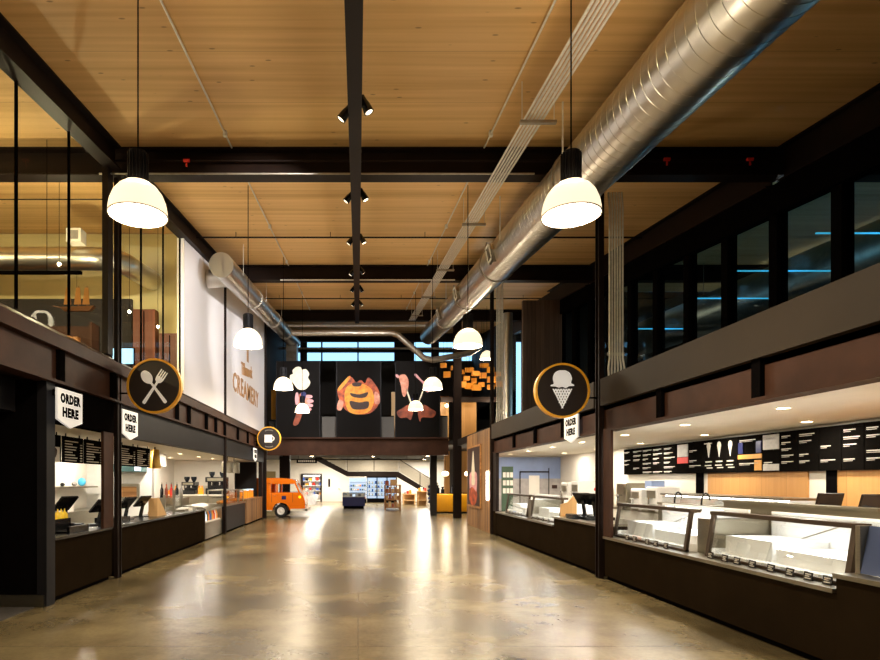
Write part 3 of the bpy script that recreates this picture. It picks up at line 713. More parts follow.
# ------------------------------------------------------------------ pendant lamps
def make_pendant():
    t=thing('pendant_lamp','','pendant lamp',(0,0,0),'bell-shaped pendant lamps')
    D=.29
    MB().lathe([(D,0),(D*.985,.06),(D*.94,.13),(D*.83,.21),(D*.66,.275),(D*.45,.32),(.08,.345),(.08,.335),(D*.43,.31),(D*.64,.265),(D*.81,.2),(D*.92,.125),(D*.965,.06),(D*.98,0)],None,40).build('shade',M['shade'],t)
    MB().lathe([(D+.004,.004),(D+.004,-.005),(D-.01,-.005),(D-.01,.004),(D+.004,.004)],None,40).build('rim',M['conduit'],t)
    MB().lathe([(0,-.012),(D*.5,-.01),(D*.96,0),(D*.96,.006),(0,.004)],None,40).build('lens',M['lens'],t)
    b=MB(); b.lathe([(0,.34),(.085,.34),(.085,.64),(0,.64)],None,20)
    for k_ in range(18):
        a=2*PI*k_/18; b.obox(T((.085*math.cos(a),.085*math.sin(a),.49)) @ R(a,'Z'),.035,.008,.27)
    b.build('ballast_housing',M['slate'],t)
    return t
P=make_pendant()
PZ=4.38
pl=[(-2.23,5.95,'large bell pendant lamp nearest the camera, in front of the left column'),(2.16,5.95,'large bell pendant lamp nearest the camera, in front of the big duct'),
    (-2.2,11.75,'bell pendant lamp hanging in front of the white lettered panel'),(2.2,11.75,'bell pendant lamp below the far end of the big duct'),
    (-2.2,17.3,'bell pendant lamp left of the ice cream banner'),(2.2,17.3,'bell pendant lamp in front of the right banner'),
    (-2.2,23.2,'small far bell pendant lamp in front of the left banner'),(2.2,22.4,'small far bell pendant lamp lower on the right banner'),
    (-2.2,.2,'bell pendant lamp out of the photo above the camera, left row'),(2.2,.2,'bell pendant lamp out of the photo above the camera, right row')]
for i,(x,y,lab) in enumerate(pl):
    o=P if i==0 else copy_tree(P)
    o.location=(x,y,PZ); o['label']=lab
    MB().cyl((x,y,PZ+.63),(x,y,ZD(y)-.02),.008,6).build('cable',M['black'],o)
    lamp('AREA',(x,y,PZ-.03),52,WARM,.5,o)
    lamp('POINT',(x,y,PZ+.52),34,WARM,.2,o)
# conduits that feed them
for sx in (-1,1):
    for j,(y0,y1) in enumerate(((-5.5,10.0),(10.4,18.2),(18.6,26.3))):
        x=sx*2.15; b=MB(); b.tube([(x,y0,ZD(y0)-.05),(x,y1,ZD(y1)-.05)],.014,6)
        for y in (y0+.5,(y0+y1)/2,y1-.5): b.box(x-.03,x+.03,y-.03,y+.03,ZD(y)-.09,ZD(y)-.006)
        tag(b.build('ceiling_conduit',M['conduit']),'thin metal conduit along the ceiling feeding the %s row of pendants, %s bay'%(SIDE[sx],ord_(j)),'conduit','pendant conduits')

# ------------------------------------------------------------------ ducts
def duct(name,p0,p1,r,label,pitch=.16,seg=48,flanges=(),mat_=None,capend=True):
    p0,p1=Vector(p0),Vector(p1); ax=p1-p0; L_=ax.length; q=ax.to_track_quat('Z','Y').to_matrix().to_4x4()
    t=thing(name,label,'duct',p0); Mx=T(p0) @ q
    prof=[(r-.01,0)] ; z=0
    if capend: prof=[(0,0)]+[(r,0.0)]
    while z<L_-pitch:
        prof+=[(r,z+.012),(r,z+pitch-.026),(r,z+pitch-.02),(r+.0035,z+pitch-.015),(r+.0035,z+pitch-.006),(r,z+pitch-.001)]; z+=pitch
    prof+=[(r,L_)]
    if capend: prof+=[(0,L_)]
    MB().lathe(prof,Mx,seg).build('pipe',mat_ or M['galv'],t)
    for f in flanges:
        MB().lathe([(r,f-.05),(r+.025,f-.05),(r+.025,f+.05),(r,f+.05)],Mx,seg).build('flange',M['galvdull'],t)
    return t,Mx,L_
def gz(y,g): return ZD(y)-g
t,Mx,L_=duct('spiral_duct',(3.4,1.5,gz(1.5,.93)),(3.44,28.5,gz(28.5,.93)),.42,'large galvanised spiral duct running along the right side of the ceiling',.17,56,(7.6,13.0,17.0,21.5))
for y in (13.1,17.6,21.5):                # side outlets facing the hall
    z=gz(y,.93)
    Q=T((3.42,y,z)) @ R(-.2,'Y') @ R(-PI/2,'Y')
    MB().lathe([(.2,.2),(.2,.46),(.26,.5),(.26,.52)],Q,4).build('side_outlet',M['galvdull'],t)
    b=MB()
    for a in (-.16,.16): b.obox(Q @ T((a*1.0,0,.52)) @ R(PI/4*0,'Z'),.04,.36,.02); b.obox(Q @ T((0,a*1.0,.52)),.36,.04,.02)
    b.build('outlet_frame',M['white'],t)
b=MB()
for y in (4.5,8.6,12.4,16.0,20.0,24.0): b.slope(2.99,3.01,y-.01,y+.01,.0,.93); b.slope(3.83,3.85,y-.01,y+.01,.0,.93)
b.build('hanger_rod',M['conduit'],t)
t,Mx,L_=duct('spiral_duct',(-3.45,14.8,gz(14.8,.86)),(-3.45,32,gz(32,.86)),.31,'smaller galvanised duct with round capped end along the white wall panel',.2,40,(4.5,9.0,13.0))
MB().cyl((-3.6,16.2,gz(16.2,.86)-.02),(-4.16,16.2,gz(16.2,.86)-.05),.24,24).build('branch_pipe',M['galv'],t)
MB().box(-3.75,-3.2,30.6,31.4,7.2,gz(31,.86)-.2).build('drop_box',M['galvdull'],t)
b=MB()
for y in (16,20,24): b.slope(-3.13,-3.12,y-.01,y+.01,0,.86)
b.build('hanger_rod',M['conduit'],t)
# pipe with bends in front of the clerestory
t=thing('round_pipe','long round metal pipe in front of the far windows, dipping on the right','pipe',(0,24.5,7.4))
def px(x,y,d): return ((x-358)/587*d,d,1.7+(480-y)/587*d)
MB().tube([px(292,333,25),px(392,333,25),px(398,335,25),px(424,358,25),px(433,360,25),px(470,353,25),px(480,347,25)],.13,16).build('pipe',M['galvdull'],t)
t=thing('round_pipe','slim pipe crossing the far clerestory windows at mid height','pipe',(0,30,9.0))
MB().tube([px(276,348.5,33),px(452,348.5,33)],.07,10).build('pipe',M['galvdull'],t)
t=thing('round_pipe','slim pipe under the ceiling above the bent pipe','pipe',(0,24,8.0))
MB().tube([px(270,325.5,27),px(430,325.5,27)],.05,10).build('pipe',M['conduit'],t)
# vertical duct with blue daylight beyond the plank wall
duct('vertical_duct',(5.0,19.6,3.41),(5.0,19.6,ZD(19.6)-1.3),.16,'upright round duct beside the dark slatted wall',.12,28)
# bundle of conduits along the ceiling
t=thing('conduit_rack','bundle of parallel metal conduits hung below the ceiling beside the big duct','conduit rack',(2.45,8,6.8))
for k_ in range(6):
    x=2.29+k_*.05
    MB().tube([(x,-5.5,gz(-5.5,.52)),(x,26.2,gz(26.2,.52))],.017,6).build('conduit_pipe',M['conduit'],t)
for y in (3.4,8.05,12.5,16.6,20.6,24.6):
    b=MB(); z=gz(y,.56); b.box(2.22,2.72,y-.025,y+.025,z-.03,z+.012); b.build('trapeze',M['galvdull'],t)
    b=MB(); b.cyl((2.25,y,z),(2.25,y,ZD(y)-.01),.006,6); b.cyl((2.69,y,z),(2.69,y,ZD(y)-.01),.006,6); b.build('hanger_rod',M['conduit'],t)
# conduits up the right columns
for yy,top,lab,n_ in ((10.1,6.5,'vertical bundle of metal conduits beside the nearest right column',6),(18.3,8.0,'vertical bundle of metal conduits beside the second right column',5)):
    t=thing('conduit_riser',lab,'conduits',(4.45,yy,3.43),'conduit risers')
    for k_ in range(n_):
        x=4.33+k_*.045
        MB().tube([(x,yy+.02,3.44),(x+.01*(k_-2),yy,3.62),(x,yy,3.8),(x,yy,top-.1),(x-.02,yy,top+.15)],.017,6).build('conduit_pipe',M['conduit'],t)
    MB().box(4.3,4.33+n_*.045,yy+.017,yy+.04,3.85,3.9).build('strap',M['galvdull'],t)
# sprinkler and service pipes across the hall
for y,g,x0,x1,r,m_,lab in ((14.9,.14,-4.1,7.2,.022,M['steel'],'thin dark sprinkler pipe across the ceiling between the first two beams'),(23.1,.14,-4.1,7.2,.022,M['steel'],'thin dark sprinkler pipe across the ceiling beyond the second beam'),
    (9.98,.50,-4.4,3.0,.016,M['galvdull'],'pale conduit along the bottom edge of the nearest cross beam'),(10.0,.27,-4.4,7.0,.02,M['steel'],'dark pipe along the web of the nearest cross beam'),(18.16,.5,-2.4,3.0,.02,M['conduit'],'pale conduit along the bottom edge of the second cross beam')):
    b=MB(); b.cyl((x0,y,gz(y,g)),(x1,y,gz(y,g)),r,8)
    if g<.2:
        x=x0+1
        while x<x1: b.cyl((x,y,gz(y,g)),(x,y,ZD(y)),.008,6); x+=2.4
    tag(b.build('ceiling_pipe',m_),lab,'pipe','pipes across the ceiling')
# sprinkler heads
for i,(x,y,g,lab) in enumerate(((-2.9,9.95,.3,'small red sprinkler fitting on the nearest cross beam, left of the track tube'),(5.2,9.9,.3,'red pipe fitting on the nearest cross beam by the right conduits'),(6.6,9.9,.3,'red pipe fitting on the nearest cross beam near the right windows'))):
    b=MB(); b.cyl((x-.05,y-.02,gz(y,g)),(x+.05,y-.02,gz(y,g)),.028,8); b.cyl((x,y-.02,gz(y,g)),(x,y-.02,gz(y,g)-.1),.014,8); tag(b.build('sprinkler_fitting',M['red']),lab,'sprinkler','red sprinkler fittings')

# ------------------------------------------------------------------ track spotlights
def track_head(x,y,sx,tgt,label,power):
    z=gz(y,.58); t=thing('track_spotlight',label,'spotlight',(x,y,z),'spotlights on the central tube')
    c0=Vector((x+sx*.12,y,z-.02)); d=(Vector(tgt)-c0).normalized(); dd=(d*.5+Vector((sx*.45,-.25,-.8))).normalized()
    MB().cyl((-.03+sx*.06,y,z),(x+sx*.12,y,z),.012,8).build('arm',M['black'],t)
    q=dd.to_track_quat('Z','Y').to_matrix().to_4x4()
    MB().lathe([(0,-.1),(.035,-.1),(.04,-.04),(.055,.02),(.065,.12),(.06,.125),(0,.1)],T(c0) @ q,16).build('housing',M['blackgloss'],t)
    MB().lathe([(0,.112),(.05,.112),(.05,.12),(0,.12)],T(c0) @ q,16).build('lens',M['spotlens'],t)
    if power: lamp('SPOT',c0+dd*.16,power,(1,.97,.94),.05,t,aim(c0+dd*.16,tgt),.9)
th=[(7.7,-1,(-4.2,15,5.5),1150,'nearest left spotlight on the central ceiling tube'),(7.5,1,(2,13,0),350,'nearest right spotlight on the central ceiling tube'),
    (10.75,-1,(-4.2,17,5.5),1100,'left spotlight just past the nearest cross beam'),(10.65,1,(2.5,16,0),350,'right spotlight just past the nearest cross beam'),
    (13.5,-1,(-4.2,20,5.5),1100,'left spotlight midway between the first two cross beams'),(13.4,1,(2.5,19,0),300,'right spotlight midway between the first two cross beams'),
    (16.6,-1,(-4.2,23,5.5),1100,'left spotlight just before the second cross beam'),(16.4,1,(2.7,26.3,5.3),160,'right spotlight just before the second cross beam'),
    (18.9,-1,(-2.7,26.3,5.3),800,'left spotlight just beyond the second cross beam'),(18.9,1,(0,26.3,5.5),1500,'right spotlight just beyond the second cross beam'),
    (21.5,-1,(-2.7,26.3,5.3),450,'left spotlight farthest along the central tube'),(21.5,1,(2.7,26.3,5.3),520,'right spotlight farthest along the central tube')]
for y,sx,tg,pw,lab in th: track_head(-.03,y,sx,tg,lab,pw)

# ------------------------------------------------------------------ upper left room
t=thing('spiral_duct','galvanised duct behind the left glass wall with a bend at the column','duct',(-9,12.6,6.4))
MB().tube([(-13.8,12.6,6.45),(-5.7,12.6,6.45),(-5.45,12.68,6.46),(-5.25,12.9,6.5),(-5.2,13.2,6.53),(-5.2,14.8,6.73)],.24,28).build('pipe',M['galv'],t)
t=thing('air_diffuser','small white square air diffuser on the duct behind the left glass','air diffuser',(-5.85,12.0,6.45))
MB().box(-6.02,-5.72,12.1,12.36,6.62,6.9).build('box',M['white'],t); MB().box(-5.97,-5.77,12.09,12.1,6.67,6.85).build('grille',M['grey'],t)
b=MB(); b.cyl((-13.9,11.4,7.15),(-4.45,11.4,7.15),.012,6); tag(b.build('ceiling_pipe',M['steel']),'thin dark pipe under the ceiling of the left upper room','pipe')
t=thing('lighting_track','black lighting track hanging behind the left glass','lighting track',(-8,9.8,5.3))
MB().box(-12,-4.62,9.78,9.84,5.14,5.19).build('track',M['black'],t); b=MB()
for x in (-11,-8,-5.2): b.cyl((x,9.81,5.19),(x,9.81,ZD(9.8)),.006,6)
b.build('hanger_rod',M['black'],t)
t=thing('model_ship','small wooden model sailing ship hanging behind the left glass','model ship',(-4.7,9.81,4.5))
ym=9.81; xs=-4.7; zs=4.58
b=MB(); b.hexa([(xs-.2,ym-.03,zs-.06),(xs+.22,ym-.03,zs-.06),(xs+.22,ym+.03,zs-.06),(xs-.2,ym+.03,zs-.06),(xs-.27,ym-.05,zs),(xs+.3,ym-.05,zs+.02),(xs+.3,ym+.05,zs+.02),(xs-.27,ym+.05,zs)]); b.cyl((xs-.4,ym,zs+.03),(xs-.25,ym,zs),.006,6); b.build('hull',M['shipwood'],t)
for q in (-.14,.03,.17):
    MB().cyl((xs+q,ym,zs),(xs+q,ym,zs+.36),.006,6).build('mast',M['shipwood'],t)
    MB().hexa([(xs+q-.07,ym-.01,zs+.05),(xs+q+.05,ym-.01,zs+.05),(xs+q+.05,ym-.02,zs+.05),(xs+q-.07,ym-.02,zs+.05),(xs+q-.03,ym-.01,zs+.33),(xs+q+.03,ym-.01,zs+.33),(xs+q+.03,ym-.02,zs+.33),(xs+q-.03,ym-.02,zs+.33)]).build('sail',M['sail'],t)
MB().cyl((xs,ym,zs+.3),(xs,ym,5.14),.003,5).build('cord',M['black'],t)
struct('trim_83',MB().box(-13.9,-5.75,14.9,15,3.55,6.3),M['darkroom'])
for i,(x0,x1,zt_) in enumerate(((-5.6,-5.05,5.95),(-4.95,-4.42,5.35))):
    t=thing('wood_cabinet',['tall reddish wood cabinet behind the glass left of the round sign','shorter reddish wood cabinet behind the glass next to the white panel'][i],'cabinet',((x0+x1)/2,14.8,3.55)); MB().box(x0,x1,14.6,14.88,3.55,zt_).build('body',M['redwood'],t); MB().box((x0+x1)/2-.01,(x0+x1)/2+.01,14.585,14.6,3.6,zt_-.05).build('door_gap',M['black'],t)
t=thing('display_shelf','dark wooden display shelf with rows of small items in the left upper room','shelf',(-7.6,13.2,3.55))
MB().box(-9.5,-5.9,13.0,13.4,3.55,3.6).box(-9.5,-5.9,13.0,13.4,4.6,4.64).box(-9.5,-9.45,13.0,13.4,3.6,5.2).box(-5.95,-5.9,13.0,13.4,3.6,5.2).box(-9.5,-5.9,13.36,13.4,3.6,5.2).build('frame',M['brownsteel'],t)
for i in range(14):
    b=MB(); x=-9.2+i*.22; b.box(x,x+.1,13.05,13.2,4.645,4.645+random.uniform(.12,.26)); tag(b.build('boxed_item',M['shipwood' if i%3 else 'grey']),'small boxed item on the dark shelf behind the left glass, %s from the left'%ord_(i),'box','boxed items on the upper room shelf')
tag(MB().box(-6.9,-6.0,12.2,12.6,4.5,4.7).build('wooden_crate',M['crate']),'orange-brown wooden crate below the model ship behind the glass','crate')
tag(MB().box(-6.95,-5.95,12.15,12.65,3.56,4.49).build('display_plinth',M['darkroom']),'dark plinth below the wooden crate in the left upper room','plinth')
t=thing('wall_screen','bright blue lit screen low behind the glass beside the left column','screen',(-4.6,11.4,3.9)); MB().box(-4.85,-4.45,11.6,11.63,4.0,4.3).build('display',M['bluescreen'],t); MB().box(-4.87,-4.43,11.63,11.66,3.98,4.32).box(-4.7,-4.6,11.63,11.66,3.56,4.0).build('frame',M['black'],t)
for i,(x,y,z,lab) in enumerate(((-5.6,11.0,5.75,'tiny bright lamp above the model ship behind the glass'),(-4.75,12.2,5.2,'tiny bright lamp behind the glass right of the left column'),(-4.5,13.2,5.15,'tiny bright lamp near the reddish cabinets'),(-9.5,9.0,6.0,'unseen lamp added to brighten the depth of the left upper room'),(-8,4,5.6,'unseen lamp added to brighten the near end of the left upper room'))):
    t=thing('small_lamp',lab,'lamp',(x,y,z),'small lamps in the left upper room'); MB().ball((x,y,z),.03).build('bulb',M['bulb'],t); MB().cyl((x,y,z+.03),(x,y,ZD(y)),.005,6).build('cord',M['black'],t)
    lamp('POINT',(x,y,z-.08),(140,35,35,720,420)[i],(1,.84,.5),.06,t)  # last two lamps sit out of view, added to brighten the room

# ------------------------------------------------------------------ right upper room behind the windows
for i,(x,z,r,lab) in enumerate(((10.6,5.4,.6,'large grey duct behind the right clerestory windows, upper'),(12.6,4.6,.6,'grey duct behind the right clerestory windows, lower'))):
    b=MB(); b.tube([(x,0,z+.2),(x,22.3,z+1.6)],r,28)
    for y in (4,11,18): b.cyl((x,y,z+.9),(x,y,ZD(y)-.01),.01,6)
    tag(b.build('room_duct',M['galvdull']),lab,'duct','ducts behind the right windows')
for i,(y,z,x0,x1) in enumerate(((9.87,5.85,7.7,9.9),(11.96,5.96,7.7,9.72),(13.57,5.9,7.7,9.5),(16.5,5.95,7.7,9.5))):
    b=MB(); b.cyl((x0,y,z),(x1,y,z),.016,8); o=tag(b.build('tube_light',M['cyan']),'thin cyan light tube behind the right windows, %s from the camera'%ord_(i),'light','cyan tubes behind the right windows')
    lamp('POINT',((x0+x1)/2,y-.3,z),9,(.3,.7,1),.2,o)

for i,y in enumerate((5,12,19)):  # lamps out of view, added to bring out the grey ducts
    t=thing('fill_room_lamp','unseen round lamp added to brighten the room behind the right windows, %s from the camera'%ord_(i),'lamp',(14,y,4.5),'added lamps behind the right windows'); MB().ball((14,y,4.5),.08).build('globe',M['globe'],t); MB().cyl((14,y,4.56),(14,y,ZD(y)-.01),.008,6).build('cord',M['black'],t); lamp('POINT',(13.8,y,4.5),160,(1,.95,.85),.1,t)

# ------------------------------------------------------------------ mezzanine front
b=MB(); b.box(-4.1,4.1,26.6,26.75,2.85,3.6); b.box(-4.1,4.1,26.38,26.75,3.56,3.62); b.box(-4.1,4.1,26.5,26.75,2.82,2.88)
tag(b.build('mezzanine_beam',M['brownsteel']),'deep brown steel beam carrying the upper floor below the banners','beam')
def banner(x0,x1,label):
    t=thing('banner',label,'banner',((x0+x1)/2,26.42,3.64),'large printed banners')
    MB().box(x0,x1,26.4,26.43,3.62,7.05).build('panel',M['banner'],t); MB().box(x1,x1+.04,26.38,26.44,3.62,7.05).build('edge_strip',M['slate'],t); MB().box(x0-.03,x0,26.38,26.44,3.62,7.05).build('edge_strip',M['slate'],t); return t
def art(t,pts,cx,cz,s,m,name,lay=0):
    MB().blob(pts,T((cx,26.4-.002*lay,cz)) @ MFRONT @ Matrix.Diagonal((s,s,1,1)),.006+.002).build(name,M[m],t)
t=banner(-3.66,-1.74,'left black banner printed with a hand holding an ice cream cone')
art(t,[(-.34,0),(-.52,.18),(-.5,.42),(-.36,.5),(-.38,.68),(-.18,.86),(.06,.84),(.12,.72),(.34,.74),(.5,.5),(.44,.3),(.56,.05),(.44,-.2),(.22,-.35),(-.1,-.3)],-2.62,6.05,.85,'artwhite','printed_ice_cream',1)
art(t,[(-.2,.3),(0,.34),(.22,.22),(.3,0),(.26,-.4),(.05,-.55),(-.12,-.56),(-.24,-.25)],-2.45,5.25,.95,'skin','printed_hand',2)
for q,(fx,fz) in enumerate(((-2.2,5.45),(-2.15,5.25),(-2.17,5.05),(-2.24,4.88))):
    art(t,[(-.2,.02),(-.1,.1),(.12,.09),(.2,0),(.12,-.09),(-.1,-.1)],fx,fz,.75,'artpink','printed_finger',3)
art(t,[(-.05,.3),(.06,.25),(.07,-.2),(-.06,-.28),(-.1,0)],-2.74,5.35,.9,'artpink','printed_thumb',3)
art(t,[(-.14,.25),(.14,.25),(.08,-.2),(0,-.35),(-.08,-.2)],-2.45,5.42,.8,'navy','printed_cone_wrap',4)
art(t,[(-.1,.3),(.16,.3),(-.1,-.5),(-.4,-.5)],-2.6,4.62,.8,'artbrown','printed_wrist',1)
t=banner(-.95,1.0,'middle black banner printed with melted cheese sandwich and hands')
art(t,[(-.95,.1),(-.6,.55),(-.35,.75),(-.1,.5),(.1,.6),(.3,.45),(.45,.72),(.75,.4),(.95,.0),(.9,-.5),(.6,-.85),(.2,-.95),(-.3,-.9),(-.7,-.6)],0.02,5.6,1.0,'artred','printed_peppers',1)
art(t,[(-.55,.3),(-.2,.5),(.25,.45),(.6,.2),(.7,-.3),(.5,-.75),(0,-.9),(-.45,-.75),(-.62,-.2)],0.02,5.55,1.0,'artcheese','printed_cheese',2)
art(t,[(-.9,.1),(-.45,.62),(-.36,.55),(-.8,.02)],0.0,5.72,1.0,'artcheese','printed_toast',3)
art(t,[(-.4,.06),(0,.0),(.4,.1),(.3,-.12),(0,-.16),(-.3,-.1)],0.05,5.55,1.0,'artdark','printed_crust',3)
art(t,[(-.42,.1),(0,.04),(.42,.08),(.4,-.2),(.1,-.28),(-.3,-.24)],0.05,5.15,1.0,'artdark','printed_crust',3)
art(t,[(-.2,.08),(.2,.1),(.15,-.06),(-.15,-.06)],-.05,5.98,1.0,'artdark','printed_crust',3)
art(t,[(-.1,.2),(.1,.1),(.0,-.25),(-.2,-.2)],-.75,5.1,1.0,'skin','printed_hand',2)
art(t,[(-.1,.3),(.1,.2),(.12,-.2),(-.1,-.2)],.85,5.35,1.0,'skin','printed_hand',2)
t=banner(1.7,3.66,'right black banner printed with two hands pouring toppings into a cup')
art(t,[(-.3,.3),(-.2,.4),(-.02,.38),(.1,.1),(.04,-.3),(-.06,-.5),(-.16,-.42),(-.22,-.05)],2.17,6.0,1.1,'skin','printed_hand',1)
art(t,[(-.3,.1),(-.22,.16),(-.12,.04),(-.2,-.02)],1.98,6.3,1.0,'artpink','printed_finger',2)
art(t,[(-.5,.4),(-.42,.46),(-.1,.14),(.2,.25),(.3,-.1),(.1,-.35),(-.05,-.2),(-.16,.06)],3.05,6.0,1.0,'artpink','printed_hand',1)
art(t,[(-.03,.4),(.03,.4),(.26,-.3),(.2,-.3)],2.2,5.32,1.0,'artwhite','printed_stream',1)
art(t,[(.22,.4),(.27,.4),(.0,-.3),(-.05,-.3)],2.68,5.32,1.0,'artwhite','printed_stream',1)
art(t,[(-.12,.25),(.12,.25),(.09,-.25),(-.09,-.25)],2.52,5.15,.8,'navy','printed_cup',3)
art(t,[(-.95,-.05),(-.7,.12),(-.4,.3),(-.15,.2),(-.2,-.15),(-.3,-.42),(-.5,-.3),(-.8,-.32)],2.65,4.8,.95,'artbrown','printed_hand',1)
art(t,[(.95,-.05),(.7,.12),(.4,.3),(.15,.2),(.1,-.15),(.2,-.5),(.3,-.3),(.8,-.3)],2.6,4.8,.95,'artbrown','printed_hand',1)
# things behind the banners
tag(MB().box(-4.4,-4.1,29,33,3.52,4.6).build('low_wall',M['greyroom']),'grey low wall on the upper floor behind the left banner','wall')
tag(MB().box(-4.44,-3.85,30,30.2,4.8,6.3).build('yellow_wall',M['yellowpaint']),'yellow wall panel left of the left banner on the upper floor','panel')
tag(MB().box(1.6,1.85,28.0,28.2,3.52,5.9).build('lit_post',M['pale']),'pale wooden post between the middle and right banners','post')
for i,(x0,x1,lab) in enumerate(((-1.66,-.98,'grey mesh railing panel between the left and middle banners'),(1.05,1.65,'grey mesh railing panel between the middle and right banners'),(3.7,4.1,'grey mesh railing panel right of the right banner'))):
    t=thing('railing_panel',lab,'railing',((x0+x1)/2,27,3.6),'upper floor railing panels'); MB().box(x0,x1,26.86,26.88,3.62,4.6).build('mesh',M['greyroom'],t); MB().box(x0,x1,26.85,26.89,4.6,4.64).build('handrail',M['black'],t)
t=thing('oak_wall','tall orange oak wall panel on the upper floor under the hanging blocks','wall panel',(5.3,29,3.5)); MB().box(4.85,5.95,29.5,29.6,3.51,5.6).build('panel',M['oak'],t)
t=thing('oak_wall','narrow orange oak strip beside the right banner on the upper floor','wall panel',(4.4,29.4,3.5)); MB().box(4.12,4.55,29.4,29.5,3.51,5.9).build('panel',M['oak'],t)
tag(MB().box(4.1,7.3,28.95,29.1,5.55,5.8).build('shelf_beam',M['steel']),'dark beam below the hanging orange blocks','beam')
hp=[(443.5,365.5),(447,374.5),(461,372),(469.5,370),(466.5,378.5),(474,381),(462,384.5),(483,375.5),(481.5,384.5),(490.5,370),(491.5,379.5),(491,387),(484,365.5),(475.5,373.5),(476.5,387.5),(469,386),(455,368),(498,374),(499,384),(457.5,379)]
hp.sort()
for i,(hx,hv) in enumerate(hp):
    y=27.9+.34*(i%5); x=(hx-358)/587*y; z=1.7+(480-hv)/587*y; w_,h_=.135+.035*(i%3),.1+.03*(i%2)
    t=thing('hanging_block','orange lantern block hanging beyond the right column, number %d counted from the left'%(i+1),'hanging block',(x,y,z-h_),'hanging orange blocks')
    MB().obox(T((x,y,z)) @ R(.25*(i%4)-.4,'Z'),w_*2,.22,h_*2).build('block',M['cheese'],t); MB().cyl((x,y,z+h_),(x,y,ZD(y)-.01),.006,5).build('cord',M['black'],t)
for i,(x,z,lab) in enumerate(((4.35,5.35,'small bright lamp above the narrow oak strip on the upper floor'),(6.55,5.35,'small bright lamp under the hanging orange blocks'))):
    t=thing('small_lamp',lab,'lamp',(x,28.8,z),'upper floor lamps'); MB().ball((x,28.8,z),.07).build('bulb',M['bulb'],t); MB().cyl((x,28.8,z+.06),(x,29.0,5.6),.01,6).build('stem',M['black'],t); lamp('POINT',(x,28.5,z+.1),60,WARM,.1,t)
t=thing('small_lamp','bright bell lamp in front of the hanging orange blocks','lamp',(5.55,25.5,7.05)); MB().lathe([(.3,0),(.28,.15),(.2,.28),(.08,.36),(0,.36)],T((5.6,25.5,6.95)),24).build('shade',M['shade'],t); MB().cyl((5.6,25.5,7.3),(5.6,25.5,ZD(25.5)-.03),.008,6).build('cable',M['black'],t); lamp('POINT',(5.6,25.6,6.85),260,WARM,.15,t)

# ------------------------------------------------------------------ plank wall with poster (right)
t=thing('plank_wall','freestanding wall of vertical brown planks with a tall poster','plank wall',(4.3,20.6,0))
for k_ in range(26):
    y=18.6+k_*.154; MB().box(4.2-.006*(k_%3),4.36,y,y+.15,0,3.37-.0*k_).build('plank',M['plank'],t)
t=thing('poster','tall framed poster of a pink and white sundae on the plank wall','poster',(4.14,21,.72)); 
MB().box(4.14,4.18,19.9,22.2,.72,2.93).build('frame',M['crate'],t); MB().box(4.13,4.14,19.98,22.12,.8,2.86).build('print',M['artdark'],t)
Pm=T((4.13,21.05,1.8)) @ MR
MB().blob([(-.3,.1),(-.2,.5),(0,.95),(.2,.5),(.3,.1),(.1,0),(-.1,0)],Pm,.004).build('printed_swirl',M['artwhite'],t)
MB().blob([(-.65,.1),(0,.2),(.65,.1),(.6,-.5),(.3,-.8),(-.3,-.8),(-.6,-.5)],Pm,.003).build('printed_cup',M['artpink'],t)
MB().blob([(-.7,-.5),(-.2,-.35),(.3,-.45),(.7,-.6),(.4,-.95),(-.5,-.95)],Pm,.005).build('printed_fruit',M['artred'],t)
MB().blob([(-.2,.05),(.2,.1),(.3,-.25),(-.25,-.25)],Pm,.006).build('printed_drip',M['artwhite'],t)
t=thing('wall_light','slim white upright light bar on the plank wall','light',(4.14,18.85,1.05)); MB().box(4.14,4.18,18.8,18.95,1.05,1.98).build('bar',M['led'],t)
# side lamps in front of oak wall below
t=thing('oak_wall','orange oak wall behind the yellow counter','wall panel',(5.2,32,0)); MB().box(4.65,7.2,31.6,31.75,0,3.25).build('panel',M['oak'],t)
for i,(x,y,lab) in enumerate(((4.4,29.6,'glowing globe lamp above the yellow counter, left of the black column'),(5.5,29.6,'glowing globe lamp right of the black column, beside the plank wall'))):
    t=thing('globe_lamp',lab,'lamp',(x,y,2.0),'globe lamps over the yellow counter'); MB().ball((x,y,2.02),.12,(1.5 if i==0 else 1,1,1),16).build('globe',M['globe'],t); MB().cyl((x,y,2.12),(x,y,3.3),.01,6).build('cord',M['black'],t); lamp('POINT',(x,y-.25,2.0),60,WARM,.12,t)
t=thing('yellow_counter','bright yellow counter with rounded corner behind the black column','counter',(4.6,30.3,0))
MB().box(3.92,6.6,29.8,30.9,.08,1.0).bevel(.06,3).build('body',M['yellowpaint'],t); MB().box(3.98,6.5,29.9,30.8,0,.08).build('toe_kick',M['black'],t); MB().box(3.95,6.56,29.85,30.85,1.0,1.03).build('worktop',M['blackgloss'],t)
for i,(x,h_) in enumerate(((4.1,.28),(4.35,.2),(4.9,.3))):
    t=thing('coffee_grinder',['dark coffee grinder at the left end of the yellow counter','small dark appliance in the middle of the yellow counter','dark appliance on the yellow counter behind the black column'][i],'appliance',(x,30.2,1.03)); MB().box(x-.08,x+.08,30.1,30.3,1.03,1.03+h_).build('body',M['blackgloss'],t); MB().lathe([(.03,0),(.08,.12),(0,.12)],T((x,30.2,1.03+h_)),12).build('hopper',M['screen'],t)
for x,y,lab in ((3.62,28.2,'dark post at the left of the yellow counter'),(5.05,31.2,'dark post behind the yellow counter')):
    tag(MB().box(x-.16,x+.16,y-.1,y+.1,0,3.3).build('store_post',M['darkroom']),lab,'post')

